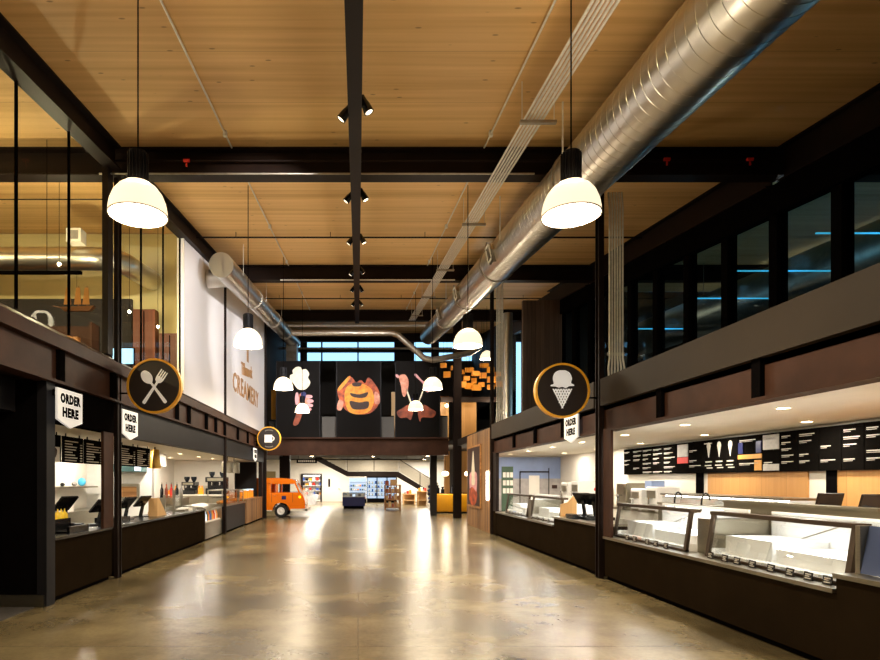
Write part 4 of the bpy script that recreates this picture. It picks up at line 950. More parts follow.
# ------------------------------------------------------------------ van
t=thing('van','orange vintage van with white-hubbed wheel parked by the far left column','van',(-4.0,27.3,0))
y0,y1=26.5,28.15
prof=[(-5.6,.33),(-3.86,.33),(-3.84,.45),(-3.72,.62),(-3.48,.68),(-3.24,.62),(-3.12,.45),(-3.1,.33),(-2.52,.33),(-2.4,.42),(-2.39,.72),(-2.48,1.0),(-2.6,1.14),(-5.6,1.14)]
b=MB(); b.prism(prof,T((0,y0,0)) @ MFRONT @ Matrix.Diagonal((1,1,-1,1)),y1-y0); bmesh.ops.bevel(b.bm,geom=[e for e in b.bm.edges if abs(e.verts[0].co.y-e.verts[1].co.y)<1e-4 and (e.verts[0].co.x>-3 or e.verts[0].co.z>1)],offset=.05,segments=3,affect='EDGES'); b.build('body',M['orange'],t)
b=MB(); b.prism([(-5.6,1.52),(-2.92,1.52),(-2.8,1.56),(-2.82,1.66),(-3.0,1.75),(-3.5,1.79),(-5.6,1.8)],T((0,y0+.02,0)) @ MFRONT @ Matrix.Diagonal((1,1,-1,1)),y1-y0-.04); b.build('roof',M['orange'],t)
for yy in (y0+.02,y1-.08):
    MB().box(-5.6,-3.93,yy,yy+.06,1.1,1.55).build('side_panel',M['orange'],t); MB().box(-3.7,-3.62,yy,yy+.06,1.1,1.55).build('pillar',M['orange'],t)
    MB().hexa([(-2.68,yy,1.1),(-2.6,yy,1.1),(-2.6,yy+.06,1.1),(-2.68,yy+.06,1.1),(-2.88,yy,1.55),(-2.8,yy,1.55),(-2.8,yy+.06,1.55),(-2.88,yy+.06,1.55)]).build('pillar',M['orange'],t)
MB().box(-3.93,-2.75,y0+.04,y0+.05,1.13,1.53).build('side_window',M['glassc'],t)
MB().hexa([(-2.63,y0+.08,1.13),(-2.61,y0+.08,1.13),(-2.61,y1-.08,1.13),(-2.63,y1-.08,1.13),(-2.84,y0+.08,1.53),(-2.82,y0+.08,1.53),(-2.82,y1-.08,1.53),(-2.84,y1-.08,1.53)]).build('windscreen',M['glassc'],t)
b=MB()
for xx in (-3.9,-2.95): b.box(xx-.006,xx+.006,y0-.004,y0+.004,.7,1.12)
b.build('door_seam',M['artdark'],t)
MB().box(-3.8,-3.7,y0-.03,y0,.98,1.0).build('door_handle',M['chrome'],t)
MB().box(-3.45,-3.25,y0-.006,y0,.82,.98).build('door_emblem',M['navy'],t)
MB().box(-3.05,-2.3,y0-.04,y0+.04,.3,.4).box(-2.4,-2.3,y0-.04,y1+.04,.3,.42).build('bumper',M['white'],t)
MB().box(-5.6,-3.9,y0-.02,y0+.05,.3,.34).build('side_step',M['white'],t)
MB().lathe([(0,.06),(.07,.05),(.1,0),(.1,-.05),(0,-.05)],T((-2.5,y0+.1,.66)) @ R(.7,'Z') @ R(PI/2,'X') @ R(.4,'Y'),16).build('headlight',M['headlamp'],t)
MB().lathe([(0,.06),(.06,.04),(.08,0),(.08,-.05),(0,-.05)],T((-2.62,y0+.04,.93)) @ R(.5,'Z') @ R(PI/2,'X'),16).build('indicator_light',M['amber'],t)
def wheel(x,y,t):
    q=T((x,y,.3)) @ R(PI/2,'X')
    w_=MB().lathe([(.17,.09),(.27,.09),(.3,.05),(.3,-.09),(.17,-.09)],q,32).build('wheel',M['rubber'],t)
    MB().lathe([(0,.12),(.05,.11),(.07,.08),(.13,.09),(.17,.1),(.18,.05),(.18,-.05)],q,32).build('hubcap',M['whitegloss'],w_)
wheel(-3.48,y0+.08,t); wheel(-3.48,y1-.15,t)

# ------------------------------------------------------------------ far store
t=thing('staircase','dark steel staircase with mid landing and mesh railing along the far wall','staircase',(1,42,0))
def fp(x,y,d=41.): return ((x-358)/587*d,1.7+(480-y)/587*d)
b=MB(); d=41.
A=[fp(318,456),fp(348,471.5),fp(398,471.5),fp(440,497),fp(440,502),fp(396,476.5),fp(347,476.5),fp(313,459)]
b.prism(A,T((0,d,0)) @ MFRONT @ Matrix.Diagonal((1,1,-1,1)),.1); b.build('stringer',M['steel'],t)
b=MB()
for k_ in range(14):
    q=k_/13; x,z=fp(399+q*40,473+q*24.5); b.box(x-.16,x+.16,d+.1,d+1.2,z-.03,z)
for k_ in range(8):
    q=k_/7; x,z=fp(347-q*26,472-q*14); b.box(x-.16,x+.16,d+.1,d+1.2,z-.03,z)
x0,z0=fp(347,473); x1,_=fp(398,473); b.box(x0,x1,d+.1,d+1.2,z0-.08,z0); b.build('treads',M['steel'],t)
for pts in ([fp(347,471),fp(374,471),fp(374,459.5),fp(347,459.5)],[fp(374,471),fp(398,471),fp(398,459.5),fp(374,459.5)],[fp(400,472),fp(420,484.5),fp(420,473),fp(400,460)],[fp(420,484.5),fp(438,496),fp(438,484),fp(420,473)],[fp(322,457.6),fp(346,470.6),fp(346,459.5),fp(322,457)]):
    MB().prism(pts,T((0,d-.01,0)) @ MFRONT,.015).build('railing_mesh',M['rail'],t)
b=MB()
for p,q in (((347,471),(347,459)),((374,471),(374,459)),((399,472),(399,459)),((420,485),(420,472.5))):
    (xa,za),(xb,zb)=fp(*p),fp(*q); b.cyl((xa,d-.03,za),(xb,d-.03,zb),.022,6)
(xa,za),(xb,zb)=fp(347,459.3),fp(399,459.3); b.cyl((xa,d-.03,za),(xb,d-.03,zb),.025,6); (xc,zc)=fp(438,483.5); b.cyl((xb,d-.03,zb),(xc,d-.03,zc),.025,6)
b.build('railing_posts',M['steel'],t)
# coolers under the stairs
y=44.0; sc=y/587
def wx(x): return (x-358)*sc
def wz(v): return 1.7+(480-v)*sc
t=thing('open_cooler','open refrigerated shelf of packaged goods under the far stairs','cooler',(wx(358),y,0))
MB().box(wx(348.5),wx(366.5),y+.6,y+.7,.05,wz(476)).box(wx(348.5),wx(366.5),y,y+.6,wz(476)-.12,wz(476)).box(wx(348.5),wx(348.5)+.05,y,y+.6,.1,wz(476)-.12).build('cabinet',M['white'],t); MB().box(wx(348.5),wx(366.5),y,y+.6,0,.25).build('plinth',M['black'],t)
MB().box(wx(348.5)+.05,wx(366.5),y+.57,y+.6,.3,wz(476)-.15).build('lit_back',M['coolled'],t)
for k_ in range(5): MB().box(wx(348.5)+.05,wx(366.5),y+.05,y+.56,.3+k_*.3,.33+k_*.3).build('shelf',M['stainless'],t)
i=0
for k_ in range(4):
    for j in range(7):
        x=wx(349.3)+.08+j*.17; b=MB(); b.box(x,x+.13,y+.1,y+.4,.33+k_*.3,.33+k_*.3+random.uniform(.1,.17))
        tag(b.build('food_pack',M[('white','blue','white','cheese','green')[(i*3+k_)%5]]),'food package in the far open cooler, %s shelf up, %s from the left'%(ord_(k_),ord_(j)),'package','packages in the far open cooler'); i+=1
t=thing('glass_door_cooler','row of three bluish glass-door coolers under the far stairs','cooler',(wx(381),y,0))
MB().box(wx(367),wx(397),y+.6,y+.7,0,wz(476)).box(wx(367),wx(397),y,y+.6,wz(476)-.1,wz(476)).box(wx(397)-.05,wx(397),y,y+.6,.25,wz(476)-.1).build('cabinet',M['black'],t); MB().box(wx(367),wx(397),y-.02,y+.6,0,.32).build('plinth',M['black'],t)
MB().box(wx(367),wx(397)-.05,y+.55,y+.6,.32,wz(476)-.1).build('lit_back',M['coolled'],t)
for k_ in range(4): MB().box(wx(367)+.02,wx(397)-.06,y+.1,y+.54,.5+k_*.3,.53+k_*.3).build('shelf',M['stainless'],t)
for k_ in range(3):
    xa=wx(367)+k_*(wx(397)-wx(367))/3; xb=xa+(wx(397)-wx(367))/3
    dd=MB().box(xa,xa+.04,y-.02,y+.02,.32,wz(477)).box(xb-.04,xb,y-.02,y+.02,.32,wz(477)).box(xa+.04,xb-.04,y-.02,y+.02,wz(477)-.06,wz(477)).build('door',M['black'],t)
    MB().box(xa+.04,xb-.04,y-.005,y+.005,.32,wz(477)-.06).build('pane',M['glassc'],dd)
for k_ in range(4):
    for j in range(9):
        x=wx(367)+.12+j*.235; b=MB(); b.box(x,x+.12,y+.15,y+.4,.53+k_*.3,.53+k_*.3+random.uniform(.14,.22))
        tag(b.build('milk_carton',M[('white','white','blue')[(j+k_)%3]]),'carton on the %s shelf up behind the far glass doors, %s from the left'%(ord_(k_),ord_(j)),'carton','cartons in the glass-door coolers')
# lit store room through the dark-framed opening
t=thing('door_frame','dark frame around the far opening into the bright room','door frame',(-2,46.4,0))
MB().box(-4.5,-4.37,46.36,46.72,0,2.1).box(-2.98,-2.85,46.36,46.72,0,2.1).box(-4.5,-2.85,46.36,46.72,2.1,2.2).build('frame',M['steel'],t)
t=thing('white_door','white door with a narrow dark window in the far wall','door',(-1.9,46.4,0))
MB().box(-2.5,-1.35,46.44,46.5,0,2.15).build('leaf',M['white'],t); MB().box(-2.36,-2.2,46.42,46.44,1.15,1.8).build('window_slot',M['steel'],t); MB().cyl((-1.55,46.36,1.0),(-1.45,46.36,1.0),.03,8).build('handle',M['chrome'],t)
t=thing('store_shelf','white shelf unit seen through the far dark-framed opening','shelf',(-3.6,49.8,0))
b=MB(); b.box(-4.9,-2.3,50.1,50.2,0,2.2)
for z in (.4,.8,1.2,1.6,2.0): b.box(-4.9,-2.3,49.7,50.1,z,z+.04)
b.build('frame',M['whitegloss'],t)
i=0
for z in (.44,.84,1.24,1.64):
    for j in range(8):
        x=-4.75+j*.3; b=MB(); b.box(x,x+.2,49.75,50.0,z,z+random.uniform(.15,.28)); tag(b.build('boxed_good',M[('white','red','grey','blue','blackgloss','cheese')[(i*5+j)%6]]),'boxed good on the bright back room shelf, %s level, %s from the left'%(ord_(i),ord_(j)),'box','boxed goods in the back room')
    i+=1
t=thing('white_case','long white display case slanting away beside the van, near the far opening','display case',(-3.5,40,0))
MB().hexa([(-4.4,36,.0),(-3.3,41,.0),(-3.0,41,.0),(-4.0,36,.0),(-4.4,36,.62),(-3.3,44,.62),(-2.95,44,.62),(-4.0,36,.62)]).build('body',M['muralgrey'],t); MB().hexa([(-4.35,36.1,.62),(-3.3,43.9,.62),(-3.0,43.9,.62),(-4.05,36.1,.62),(-4.35,36.1,1.0),(-3.3,43.9,1.0),(-3.2,43.9,1.0),(-4.25,36.1,1.0)]).build('glass_hood',M['glassc'],t)
t=thing('hanging_sign','long black hanging sign with a row of white letters below the upper floor','sign',(-3.5,31,2.5))
xa,xb=(296.5-358)/587*32,(317-358)/587*32; MB().box(xa,xb,32,32.05,2.62,2.84).build('panel',M['black'],t)
b=MB()
for k_ in range(9): b.box(xa+.1+k_*.105,xa+.17+k_*.105,31.99,32,2.68,2.78)
b.build('lettering',M['letter'],t); b=MB(); b.cyl((xa+.1,32.02,2.84),(xa+.1,32.02,3.3),.01,6); b.cyl((xb-.1,32.02,2.84),(xb-.1,32.02,3.3),.01,6); b.build('hanger_rod',M['black'],t)
tag(MB().box(-4.55,-3.95,34.0,34.3,0,3.3).build('store_post',M['steel']),'dark square post behind the cab of the orange van','post')
tag(MB().box(-5.6,-4.75,33.8,34.0,0,2.2).build('cream_panel',M['cream']),'cream panel standing left of the dark post behind the van','panel')
b=MB(); b.cyl((-4.3,36,2.95),(4.0,36,2.95),.035,8)
for x in (-3,0,3): b.cyl((x,36,2.95),(x,36,3.3),.012,6)
tag(b.build('ceiling_pipe',M['steel']),'dark pipe under the upper floor in front of the far stairs','pipe')
# navy chest freezer
t=thing('chest_freezer','navy chest freezer with glass top in the middle of the far floor','freezer',(-.27,35.4,0))
MB().box(-.93,.42,35,36,.14,.68).bevel(.02).build('body',M['navy'],t); MB().box(-.86,.35,35.08,35.92,0,.14).build('plinth',M['black'],t)
MB().box(-.93,.42,35,36,.68,.72).box(-.93,.42,35.96,36,.72,.95).box(-.93,-.9,35,36,.72,.95).box(.39,.42,35,36,.72,.95).build('rim',M['coolglass'],t)
MB().box(-.88,.37,35.0,35.02,.72,.93).build('front_glass',M['glassc'],t); MB().box(-.9,.39,35.01,35.97,.95,.97).build('lid_glass',M['glassc'],t)
for k_ in range(7):
    x=-.84+k_*.172; tag(MB().box(x,x+.15,35.1,35.8,.722,.722+.06+.11*((k_*3)%4)/3).build('frozen_pack',M[('white','white','grey','coolled','white','grey','white')[k_]]),'pale frozen pack inside the navy freezer, %s from the left'%ord_(k_),'package','packs in the navy freezer')  # the coolled pack is given a glow to light the freezer inside
# slatted wooden display
t=thing('crate_display','wooden slatted display stand with stacked shelves right of the navy freezer','display stand',(1.98,33.6,0))
b=MB(); 
for x in (1.55,2.4): b.box(x-.03,x+.03,33.2,33.26,0,1.42); b.box(x-.03,x+.03,34.0,34.06,0,1.42)
b.build('frame',M['crate'],t)
for z in (.12,.55,.95,1.38): MB().box(1.53,2.42,33.2,34.06,z,z+.05).build('shelf',M['crate'],t)
for z in (.17,.6,1.0):
    for k_ in range(3): MB().box(1.53,1.56,33.2,34.06,z+.02+k_*.1,z+.09+k_*.1).build('side_slat',M['crate'],t)
i=0
for z in (.17,.6,1.0):
    for j in range(5):
        x=1.6+j*.16; tag(MB().box(x,x+.12,33.3,33.8,z,z+.2+.1*((i*2+j)%2)).build('wrapped_goods',M[('crate','pale','artbrown','crate','pale')[(i+j)%5]]),'wrapped good in the slatted wooden stand, %s shelf up, %s from the left'%(ord_(i),ord_(j)),'package','goods on the slatted stand')
    i+=1
for i,(x0,x1,h_,lab) in enumerate(((1.56,1.75,.24,'small dark box on top of the slatted wooden stand, left'),(1.85,2.2,.3,'wooden box on top of the slatted wooden stand, right'))):
    tag(MB().box(x0,x1,33.4,33.8,1.43,1.43+h_).build('top_box',M[('artbrown','pale')[i]]),lab,'box')
# low tables behind
for i,(xa,xb,d,h_,lab) in enumerate(((403,416,40.5,.75,'low pale wooden table against the far stairs, left of the two'),(417.5,428,38.5,.98,'taller pale wooden table by the foot of the far stairs'))):
    xa,xb=(xa-358)/587*d,(xb-358)/587*d; t=thing('wooden_table',lab,'table',((xa+xb)/2,d,0)); MB().box(xa,xb,d,d+.8,h_-.06,h_).build('tabletop',M['pale'],t)
    MB().box(xa+.04,xb-.04,d+.05,d+.75,h_*.35,h_*.35+.05).build('shelf',M['pale'],t); MB().box(xa+.04,xb-.04,d+.74,d+.77,0,h_-.06).build('back_panel',M['pale'],t)
    for x in (xa+.03,xb-.09):
        for yy in (d+.02,d+.7): MB().box(x,x+.06,yy,yy+.06,0,h_-.06).build('leg',M['pale'],t)
    for j in range(4):
        x=xa+.1+j*(xb-xa-.2)/4; tag(MB().box(x,x+.14,d+.2,d+.5,h_,h_+.1+.08*((j+i)%3)).build('gift_box',M[('grey','red','cheese','white')[(j+2*i)%4]]),'small gift box on the %s, %s from the left'%(('low pale table','taller pale table')[i],ord_(j)),'box','gift boxes on the pale tables')
for j in range(5):
    x=4.55+.0*j; t=thing('bottle','bluish bottle on the rack beside the foot of the far stairs, %s up'%ord_(j),'bottle',(x,37.5,.2+j*.24),'bottles on the stair rack'); MB().lathe([(0,0),(.07,0),(.07,.13),(.03,.17),(.03,.22),(0,.22)],T((x,37.5,.22+j*.24)),12).build('body',M['blue' if j%2 else 'navy'],t)
t=thing('bottle_rack','narrow rack at the foot of the far stairs','rack',(4.55,37.5,0))
for x in (4.4,4.68): MB().box(x,x+.02,37.4,37.6,0,1.5).build('upright',M['conduit'],t)
for j in range(6): MB().box(4.4,4.7,37.4,37.6,.2+j*.24,.215+j*.24).build('shelf',M['conduit'],t)

# ------------------------------------------------------------------ store lighting
for i,(x,y,p_) in enumerate(((-3,29.5,110),(0,30,60),(3,29.5,80),(-3,38,330),(1,38.5,300),(4.5,38,320),(-2.5,43.5,430),(1.5,43.2,190),(5,44,420))):  # fill lamps added to brighten the far store
    t=thing('fill_ceiling_lamp','small added fill lamp under the upper floor, %s from the van to the stairs'%ord_(i),'ceiling light',(x,y,3.3),'fill lamps under the upper floor')
    MB().lathe([(0,0),(.12,0),(.12,-.06),(0,-.06)],T((x,y,3.3)),16).build('housing',M['black'],t); MB().lathe([(0,-.061),(.1,-.061),(.1,-.065),(0,-.065)],T((x,y,3.3)),16).build('lens',M['bulb'],t)
    lamp('AREA',(x,y,3.2),p_,(1,.9,.76),.9,t)
lamp('AREA',(-3.5,48.6,3.05),160,(1,.95,.88),1.0)
for x,z in ((-2.7,3.0),(2.7,3.0)): pass

# ------------------------------------------------------------------ left kiosk contents
def make_pos():
    t=thing('till_terminal','','till',(0,0,0))
    MB().box(-.12,.12,-.1,.12,0,.02).build('foot',M['blackgloss'],t)
    MB().hexa([(-.03,.0,.02),(.03,.0,.02),(.03,.06,.02),(-.03,.06,.02),(-.03,-.06,.3),(.03,-.06,.3),(.03,-.02,.3),(-.03,-.02,.3)]).build('stand',M['blackgloss'],t)
    Q=T((0,-.02,.34)) @ R(.75,'X')
    MB().obox(Q,.36,.04,.3).bevel(.006).build('housing',M['blackgloss'],t); MB().obox(Q @ T((0,.0215,0)),.32,.004,.26).build('display',M['screen'],t)
    return t
POS=make_pos(); first=True
def pos(x,y,z,rz,lab,g=None):
    global first
    o=POS if first else copy_tree(POS); first=False
    o.location=(x,y,z); o.rotation_euler=(0,0,rz); o['label']=lab
    if g: o['group']=g
    return o
pos(-4.78,9.55,.98,1.3,'black till terminal nearest the camera on the left counter, behind the yellow row')
pos(-4.62,10.5,.9,1.3,'black till terminal on the left counter just behind the reddish post')
pos(-4.7,11.9,.9,1.3,'black till terminal right of the left column')
pos(-4.7,12.75,.9,1.3,'black till terminal beside the wooden holder')
tag(MB().box(-4.94,-4.6,9.4,9.85,.9,.98).build('cash_drawer',M['blackgloss']),'black cash drawer under the nearest left till','cash drawer')
tag(MB().box(-4.94,-4.5,11.0,11.6,.9,.99).build('cash_drawer',M['blackgloss']),'black cash drawer right of the left column','cash drawer')
t=thing('caddy_tray','round-cornered black tray at the near end of the left counter','tray',(-4.5,9.05,.9)); MB().box(-4.75,-4.3,8.75,9.38,.9,.93).box(-4.75,-4.71,8.75,9.38,.93,1.0).box(-4.34,-4.3,8.75,9.38,.93,1.0).box(-4.75,-4.3,9.34,9.38,.93,1.0).build('tray',M['blackgloss'],t); MB().box(-4.7,-4.58,8.8,9.36,.93,1.1).build('rear_rack',M['blackgloss'],t)
for j in range(5):
    x,y=-4.64,8.86+j*.105
    t=thing('squeeze_bottle','yellow pointed squeeze bottle in the row on the black tray, %s from the camera'%ord_(j),'bottle',(x,y,1.1),'yellow squeeze bottles'); MB().lathe([(0,0),(.05,0),(.048,.06),(.012,.11),(.006,.15),(0,.15)],T((x,y,1.1)),14).build('body',M['yellowp'],t)
tag(MB().box(-4.45,-4.35,9.35,9.42,.9,.95).build('small_carton',M['purple']),'tiny purple carton on the edge of the left counter','carton')
t=thing('wooden_holder','slanted pale wooden holder on the left counter beside the till','holder',(-4.5,13.2,.9)); MB().prism([(-.32,0),(.3,0),(-.2,.4),(-.32,.4)],T((-4.6,13.2,.9)) @ ML @ Matrix.Diagonal((1,1,1,1)),.2).build('side_panel',M['pale'],t); MB().box(-4.62,-4.6,12.9,13.45,.9,1.0).build('back_panel',M['pale'],t)
tag(MB().box(-4.62,-4.56,14.6,14.66,.9,1.45).build('steel_post',M['stainless']),'upright steel post on the left counter right of the wooden holder','post')
t=thing('sneeze_guard','low glass shield on steel rails at the back of the left counter','sneeze guard',(-4.85,15,.9)); MB().box(-4.86,-4.84,14.7,16.1,.95,1.3).build('glass_panel',M['glassc'],t); MB().box(-4.88,-4.82,14.68,14.72,.9,1.33).box(-4.88,-4.82,16.08,16.12,.9,1.33).build('rail',M['stainless'],t)
for j,(y,h_) in enumerate(((14.9,.05),(15.3,.07),(15.7,.05))):
    tag(MB().box(-4.7,-4.4,y,y+.3,.9,.9+h_).build('serving_tray',M['stainless' if j!=1 else 'white']),'flat serving tray on the long left counter, %s from the steel post'%ord_(j),'tray','trays on the long left counter')
# menu boards left
lb=[(9.2,9.88,'small black menu board with a pictured cup at the far left'),(9.95,10.68,'black menu board on the left, between the door stub and the reddish post'),(10.75,11.5,'black menu board on the left, half hidden behind the reddish post'),(12.35,13.2,'black menu board right of the left column'),(13.24,14.1,'black menu board next to the brass lamp')]
for i,(y0,y1,lab) in enumerate(lb):
    t=thing('menu_board',lab,'menu board',(-5.0,(y0+y1)/2,2.0),'menu boards over the left counter')
    MB().box(-5.03,-5.0,y0,y1,2.0,2.45).build('backing',M['board'],t); b=MB()
    for y in (y0+.12,y1-.12): b.cyl((-5.015,y,2.42),(-5.015,y,2.5),.012,6)
    b.build('clip',M['black'],t); b=MB()
    for r in range(8):
        if i==0 and r>2: break
        z=2.37-r*.047; l=(y1-y0)*random.uniform(.35,.75); b.box(-5.0,-4.994,y0+.06,y0+.06+l,z-.01,z+.008)
        if r and i: b.box(-5.0,-4.994,y1-.12,y1-.05,z-.01,z+.008)
    b.build('lettering',M['letter'],t)
    if i==0: MB().box(-5.0,-4.995,y0+.05,y1-.05,2.0,2.25).build('white_picture',M['signwhite'],t); MB().blob([(-.14,.08),(.14,.08),(.1,-.07),(-.1,-.07)],T((-4.995,y1-.3,2.14)) @ ML,.004).build('pictured_cup',M['artdark'],t)
for i,(x,y,lab) in enumerate(((-4.95,14.3,'brass cylinder pendant shade beside the left menu boards'),)):
    t=thing('brass_pendant',lab,'pendant lamp',(x,y,1.98)); MB().lathe([(.15,0),(.1,.46),(0,.47),(0,.46),(.095,.45),(.145,0),(.15,0)],T((x,y,1.98)),24).build('shade',M['gold'],t); MB().cyl((x,y,2.44),(x,y,2.5),.02,8).build('stem',M['black'],t); MB().ball((x,y,2.2),.04).build('bulb',M['bulb'],t)
for i,(x,y,lab) in enumerate(((-4.5,20.2,'polished steel cylinder pendant near the far left counter, left of the pair'),(-4.5,21.3,'polished steel cylinder pendant near the far left counter, right of the pair'))):
    t=thing('steel_pendant',lab,'pendant lamp',(x,y,1.95)); MB().lathe([(.2,0),(.2,.38),(.03,.42),(0,.42),(0,.4),(.19,.37),(.19,0),(.2,0)],T((x,y,1.95)),24).build('shade',M['stainless'],t); MB().cyl((x,y,2.36),(x,y,2.5),.015,8).build('stem',M['black'],t); MB().ball((x,y,2.15),.05).build('bulb',M['bulb'],t)
# back shelf and things in the left kitchen
t=thing('wall_shelf','white wall shelf with small goods behind the nearest left till','shelf',(-7.2,13.5,1.5)); MB().box(-7.39,-7.0,11.5,15.8,1.5,1.54).build('shelf',M['stainless'],t)
for j,(y,m_,h_,n_,lab) in enumerate(((13.3,'green',.14,'bag','green-topped bag on the left wall shelf'),(13.75,'white',.16,'bag','white bag on the left wall shelf'),(14.3,'blackgloss',.1,'dish','black dish on the left wall shelf'),(14.9,'grey',.12,'bag','grey bag on the left wall shelf'),(15.3,'cupblue',.22,'cup','bright blue cup at the right end of the left wall shelf'))):
    t=thing('stored_'+n_,lab,n_,(-7.2,y,1.54)); MB().ball((-7.2,y,1.54+h_/2),h_/2,(1,1.6 if n_!='cup' else .5,1)).build('body',M[m_],t)
bar('prep_counter','steel prep counter along the back wall of the left kitchen',-7.34,-6.7,8.6,15.9,.95,M['stainless'],M['stainless'],'counter')
t=thing('bag_holder','tall black wire hoop holder on the left prep counter','holder',(-6.9,11.5,.95)); MB().tube([(-6.9,11.2,.96),(-6.9,11.25,1.35),(-6.9,11.7,1.72),(-6.9,11.95,1.68),(-6.9,11.7,1.35),(-6.9,11.4,.98)],.02,6).build('hoop',M['blackgloss'],t)
tag(MB().box(-7.0,-6.75,10.9,11.2,.95,1.35).build('steel_dispenser',M['stainless']),'square steel dispenser left of the wire hoop','dispenser')
tag(MB().box(-6.95,-6.75,11.8,12.0,.95,1.3).build('drink_carton',M['blue']),'blue carton with red on the left prep counter','carton')
for j,(y,r_,h_) in enumerate(((12.4,.13,.3),(12.85,.15,.22),(13.4,.12,.18),(14.0,.2,.14))):
    t=thing('steel_pot','steel pot on the left prep counter, %s from the blue carton'%ord_(j),'pot',(-7.0,y,.95),'pots on the left prep counter'); MB().lathe([(0,0),(r_,0),(r_,h_),(r_*.9,h_),(r_*.9,.02),(0,.02)],T((-7.0,y,.951)),20).build('body',M['stainless' if j<3 else 'white'],t)
# pass in the tiled wall
t=thing('pass_opening','brown-framed serving pass in the white tiled wall behind the left tills','pass',(-6.35,15.9,1.2)); MB().box(-6.6,-5.95,15.9,16,1.2,1.24).box(-6.6,-5.95,15.93,16,1.52,1.6).box(-6.6,-6.54,15.93,16,1.24,1.52).box(-6.01,-5.95,15.93,16,1.24,1.52).build('frame',M['stainless'],t); MB().box(-6.54,-6.01,15.97,15.999,1.24,1.52).build('recess',M['crate'],t)
t=thing('heat_hood','dark teal hood with a lit lamp on the tiled wall','hood',(-6.1,15.5,1.85)); MB().box(-6.55,-5.75,15.4,16,1.92,2.12).build('body',M['teal'],t); MB().box(-5.85,-5.7,15.36,15.4,1.94,2.1).build('lamp_panel',M['coolled'],t)
struct('trim_84',MB().box(-6.55,-5.95,17.6,18.2,2.12,2.5),M['white'])
# coffee machines
def coffee(x,lab,w_,h_):
    t=thing('coffee_machine',lab,'coffee machine',(x,22.5,1.15))
    MB().box(x-w_/2,x+w_/2,22.3,22.9,1.15,1.15+h_*.3).box(x-w_/2,x+w_/2,22.6,22.9,1.15+h_*.3,1.15+h_*.6).box(x-w_/2,x+w_/2,22.25,22.9,1.15+h_*.6,1.15+h_*.85).bevel(.015).build('body',M['blackgloss'],t)
    for sx in (-1,1):
        MB().lathe([(.05,0),(.11,.12),(.11,.2),(0,.2)],T((x+sx*w_*.27,22.6,1.15+h_*.85)),16).build('bean_hopper',M['screen'],t)
        MB().cyl((x+sx*w_*.2,22.35,1.15+h_*.45),(x+sx*w_*.2,22.35,1.15+h_*.6),.03,10).build('brew_spout',M['chrome'],t)
    MB().box(x-w_*.4,x+w_*.4,22.24,22.255,1.15+h_*.66,1.15+h_*.8).build('control_panel',M['stainless'],t)
coffee(-6.45,'black coffee machine on the back counter, left of the orange bottles',.5,.56); coffee(-5.42,'large black double coffee machine next to the second column',.75,.78)
for j,x in enumerate((-6.95,-6.05,-5.95)):
    t=thing('juice_bottle','orange juice bottle beside the black coffee machines, %s from the left'%ord_(j),'bottle',(x,22.4,1.15),'orange bottles by the coffee machines'); MB().lathe([(0,0),(.06,0),(.06,.2),(.03,.27),(.03,.33),(0,.33)],T((x,22.4,1.151)),14).build('body',M['orangej'],t)
tag(MB().box(-7.3,-7.0,22.3,22.8,1.15,1.3).build('carton_box',M['orangej']),'orange box at the left end of the coffee counter','box')
for j,(x,m_) in enumerate(((-5.55,'blackgloss'),(-5.42,'artbrown'),(-5.28,'red'),(-5.12,'blackgloss'),(-5.0,'grey'))):
    y=16.6; t=thing('syrup_bottle','tall syrup bottle behind the long left counter, %s from the left'%ord_(j),'bottle',(x,y,1.2),'syrup bottles left of the coffee machines'); MB().lathe([(0,0),(.05,0),(.05,.22),(.02,.3),(.02,.38),(0,.38)],T((x,y,1.2)),12).build('body',M[m_],t); MB().cyl((x,y,1.58),(x,y+.0,1.63),.012,8).build('pump',M['chrome'],t)
bar('prep_counter','small steel stand holding the syrup bottles beside the tiled wall',-5.65,-4.95,16.4,17.2,1.2,M['stainless'],M['stainless'],'counter')
# grab and go cooler
t=thing('grab_cooler','open steel cooler with colourful drinks at the end of the long left counter','cooler',(-4.55,17.2,0))
MB().box(-4.9,-4.22,16.2,18.2,.06,.5).build('base',M['stainless'],t); MB().box(-4.85,-4.3,16.25,18.15,0,.06).build('plinth',M['black'],t)
MB().box(-4.9,-4.84,16.2,18.2,.5,.95).box(-4.84,-4.22,16.2,16.24,.5,.9).box(-4.84,-4.22,18.16,18.2,.5,.9).build('cabinet',M['stainless'],t)
MB().prism([(0,.9),(.68,.86),(.69,.9),(.6,.95),(.1,.99),(0,.99)],T((-4.9,18.2,0)) @ R(PI/2,'X'),2.0).build('canopy',M['stainless'],t)
MB().box(-4.84,-4.26,16.24,18.16,.5,.53).build('shelf',M['white'],t); MB().box(-4.6,-4.55,16.3,18.1,.85,.865).build('light_strip',M['led'],t)
i=0
for j in range(11):
    y=16.4+j*.16; m_=('red','red','coolled','green','orangej','blue','grey','orangej','red','white','orangej')[j]
    t=thing('drink_bottle','coloured drink in the open steel cooler, %s from the camera'%ord_(j),'drink',(-4.36,y,.53),'drinks in the open steel cooler'); MB().lathe([(0,0),(.05,0),(.05,.16),(.025,.22),(.025,.26),(0,.26)],T((-4.36,y,.531)),12).build('body',M[m_],t)
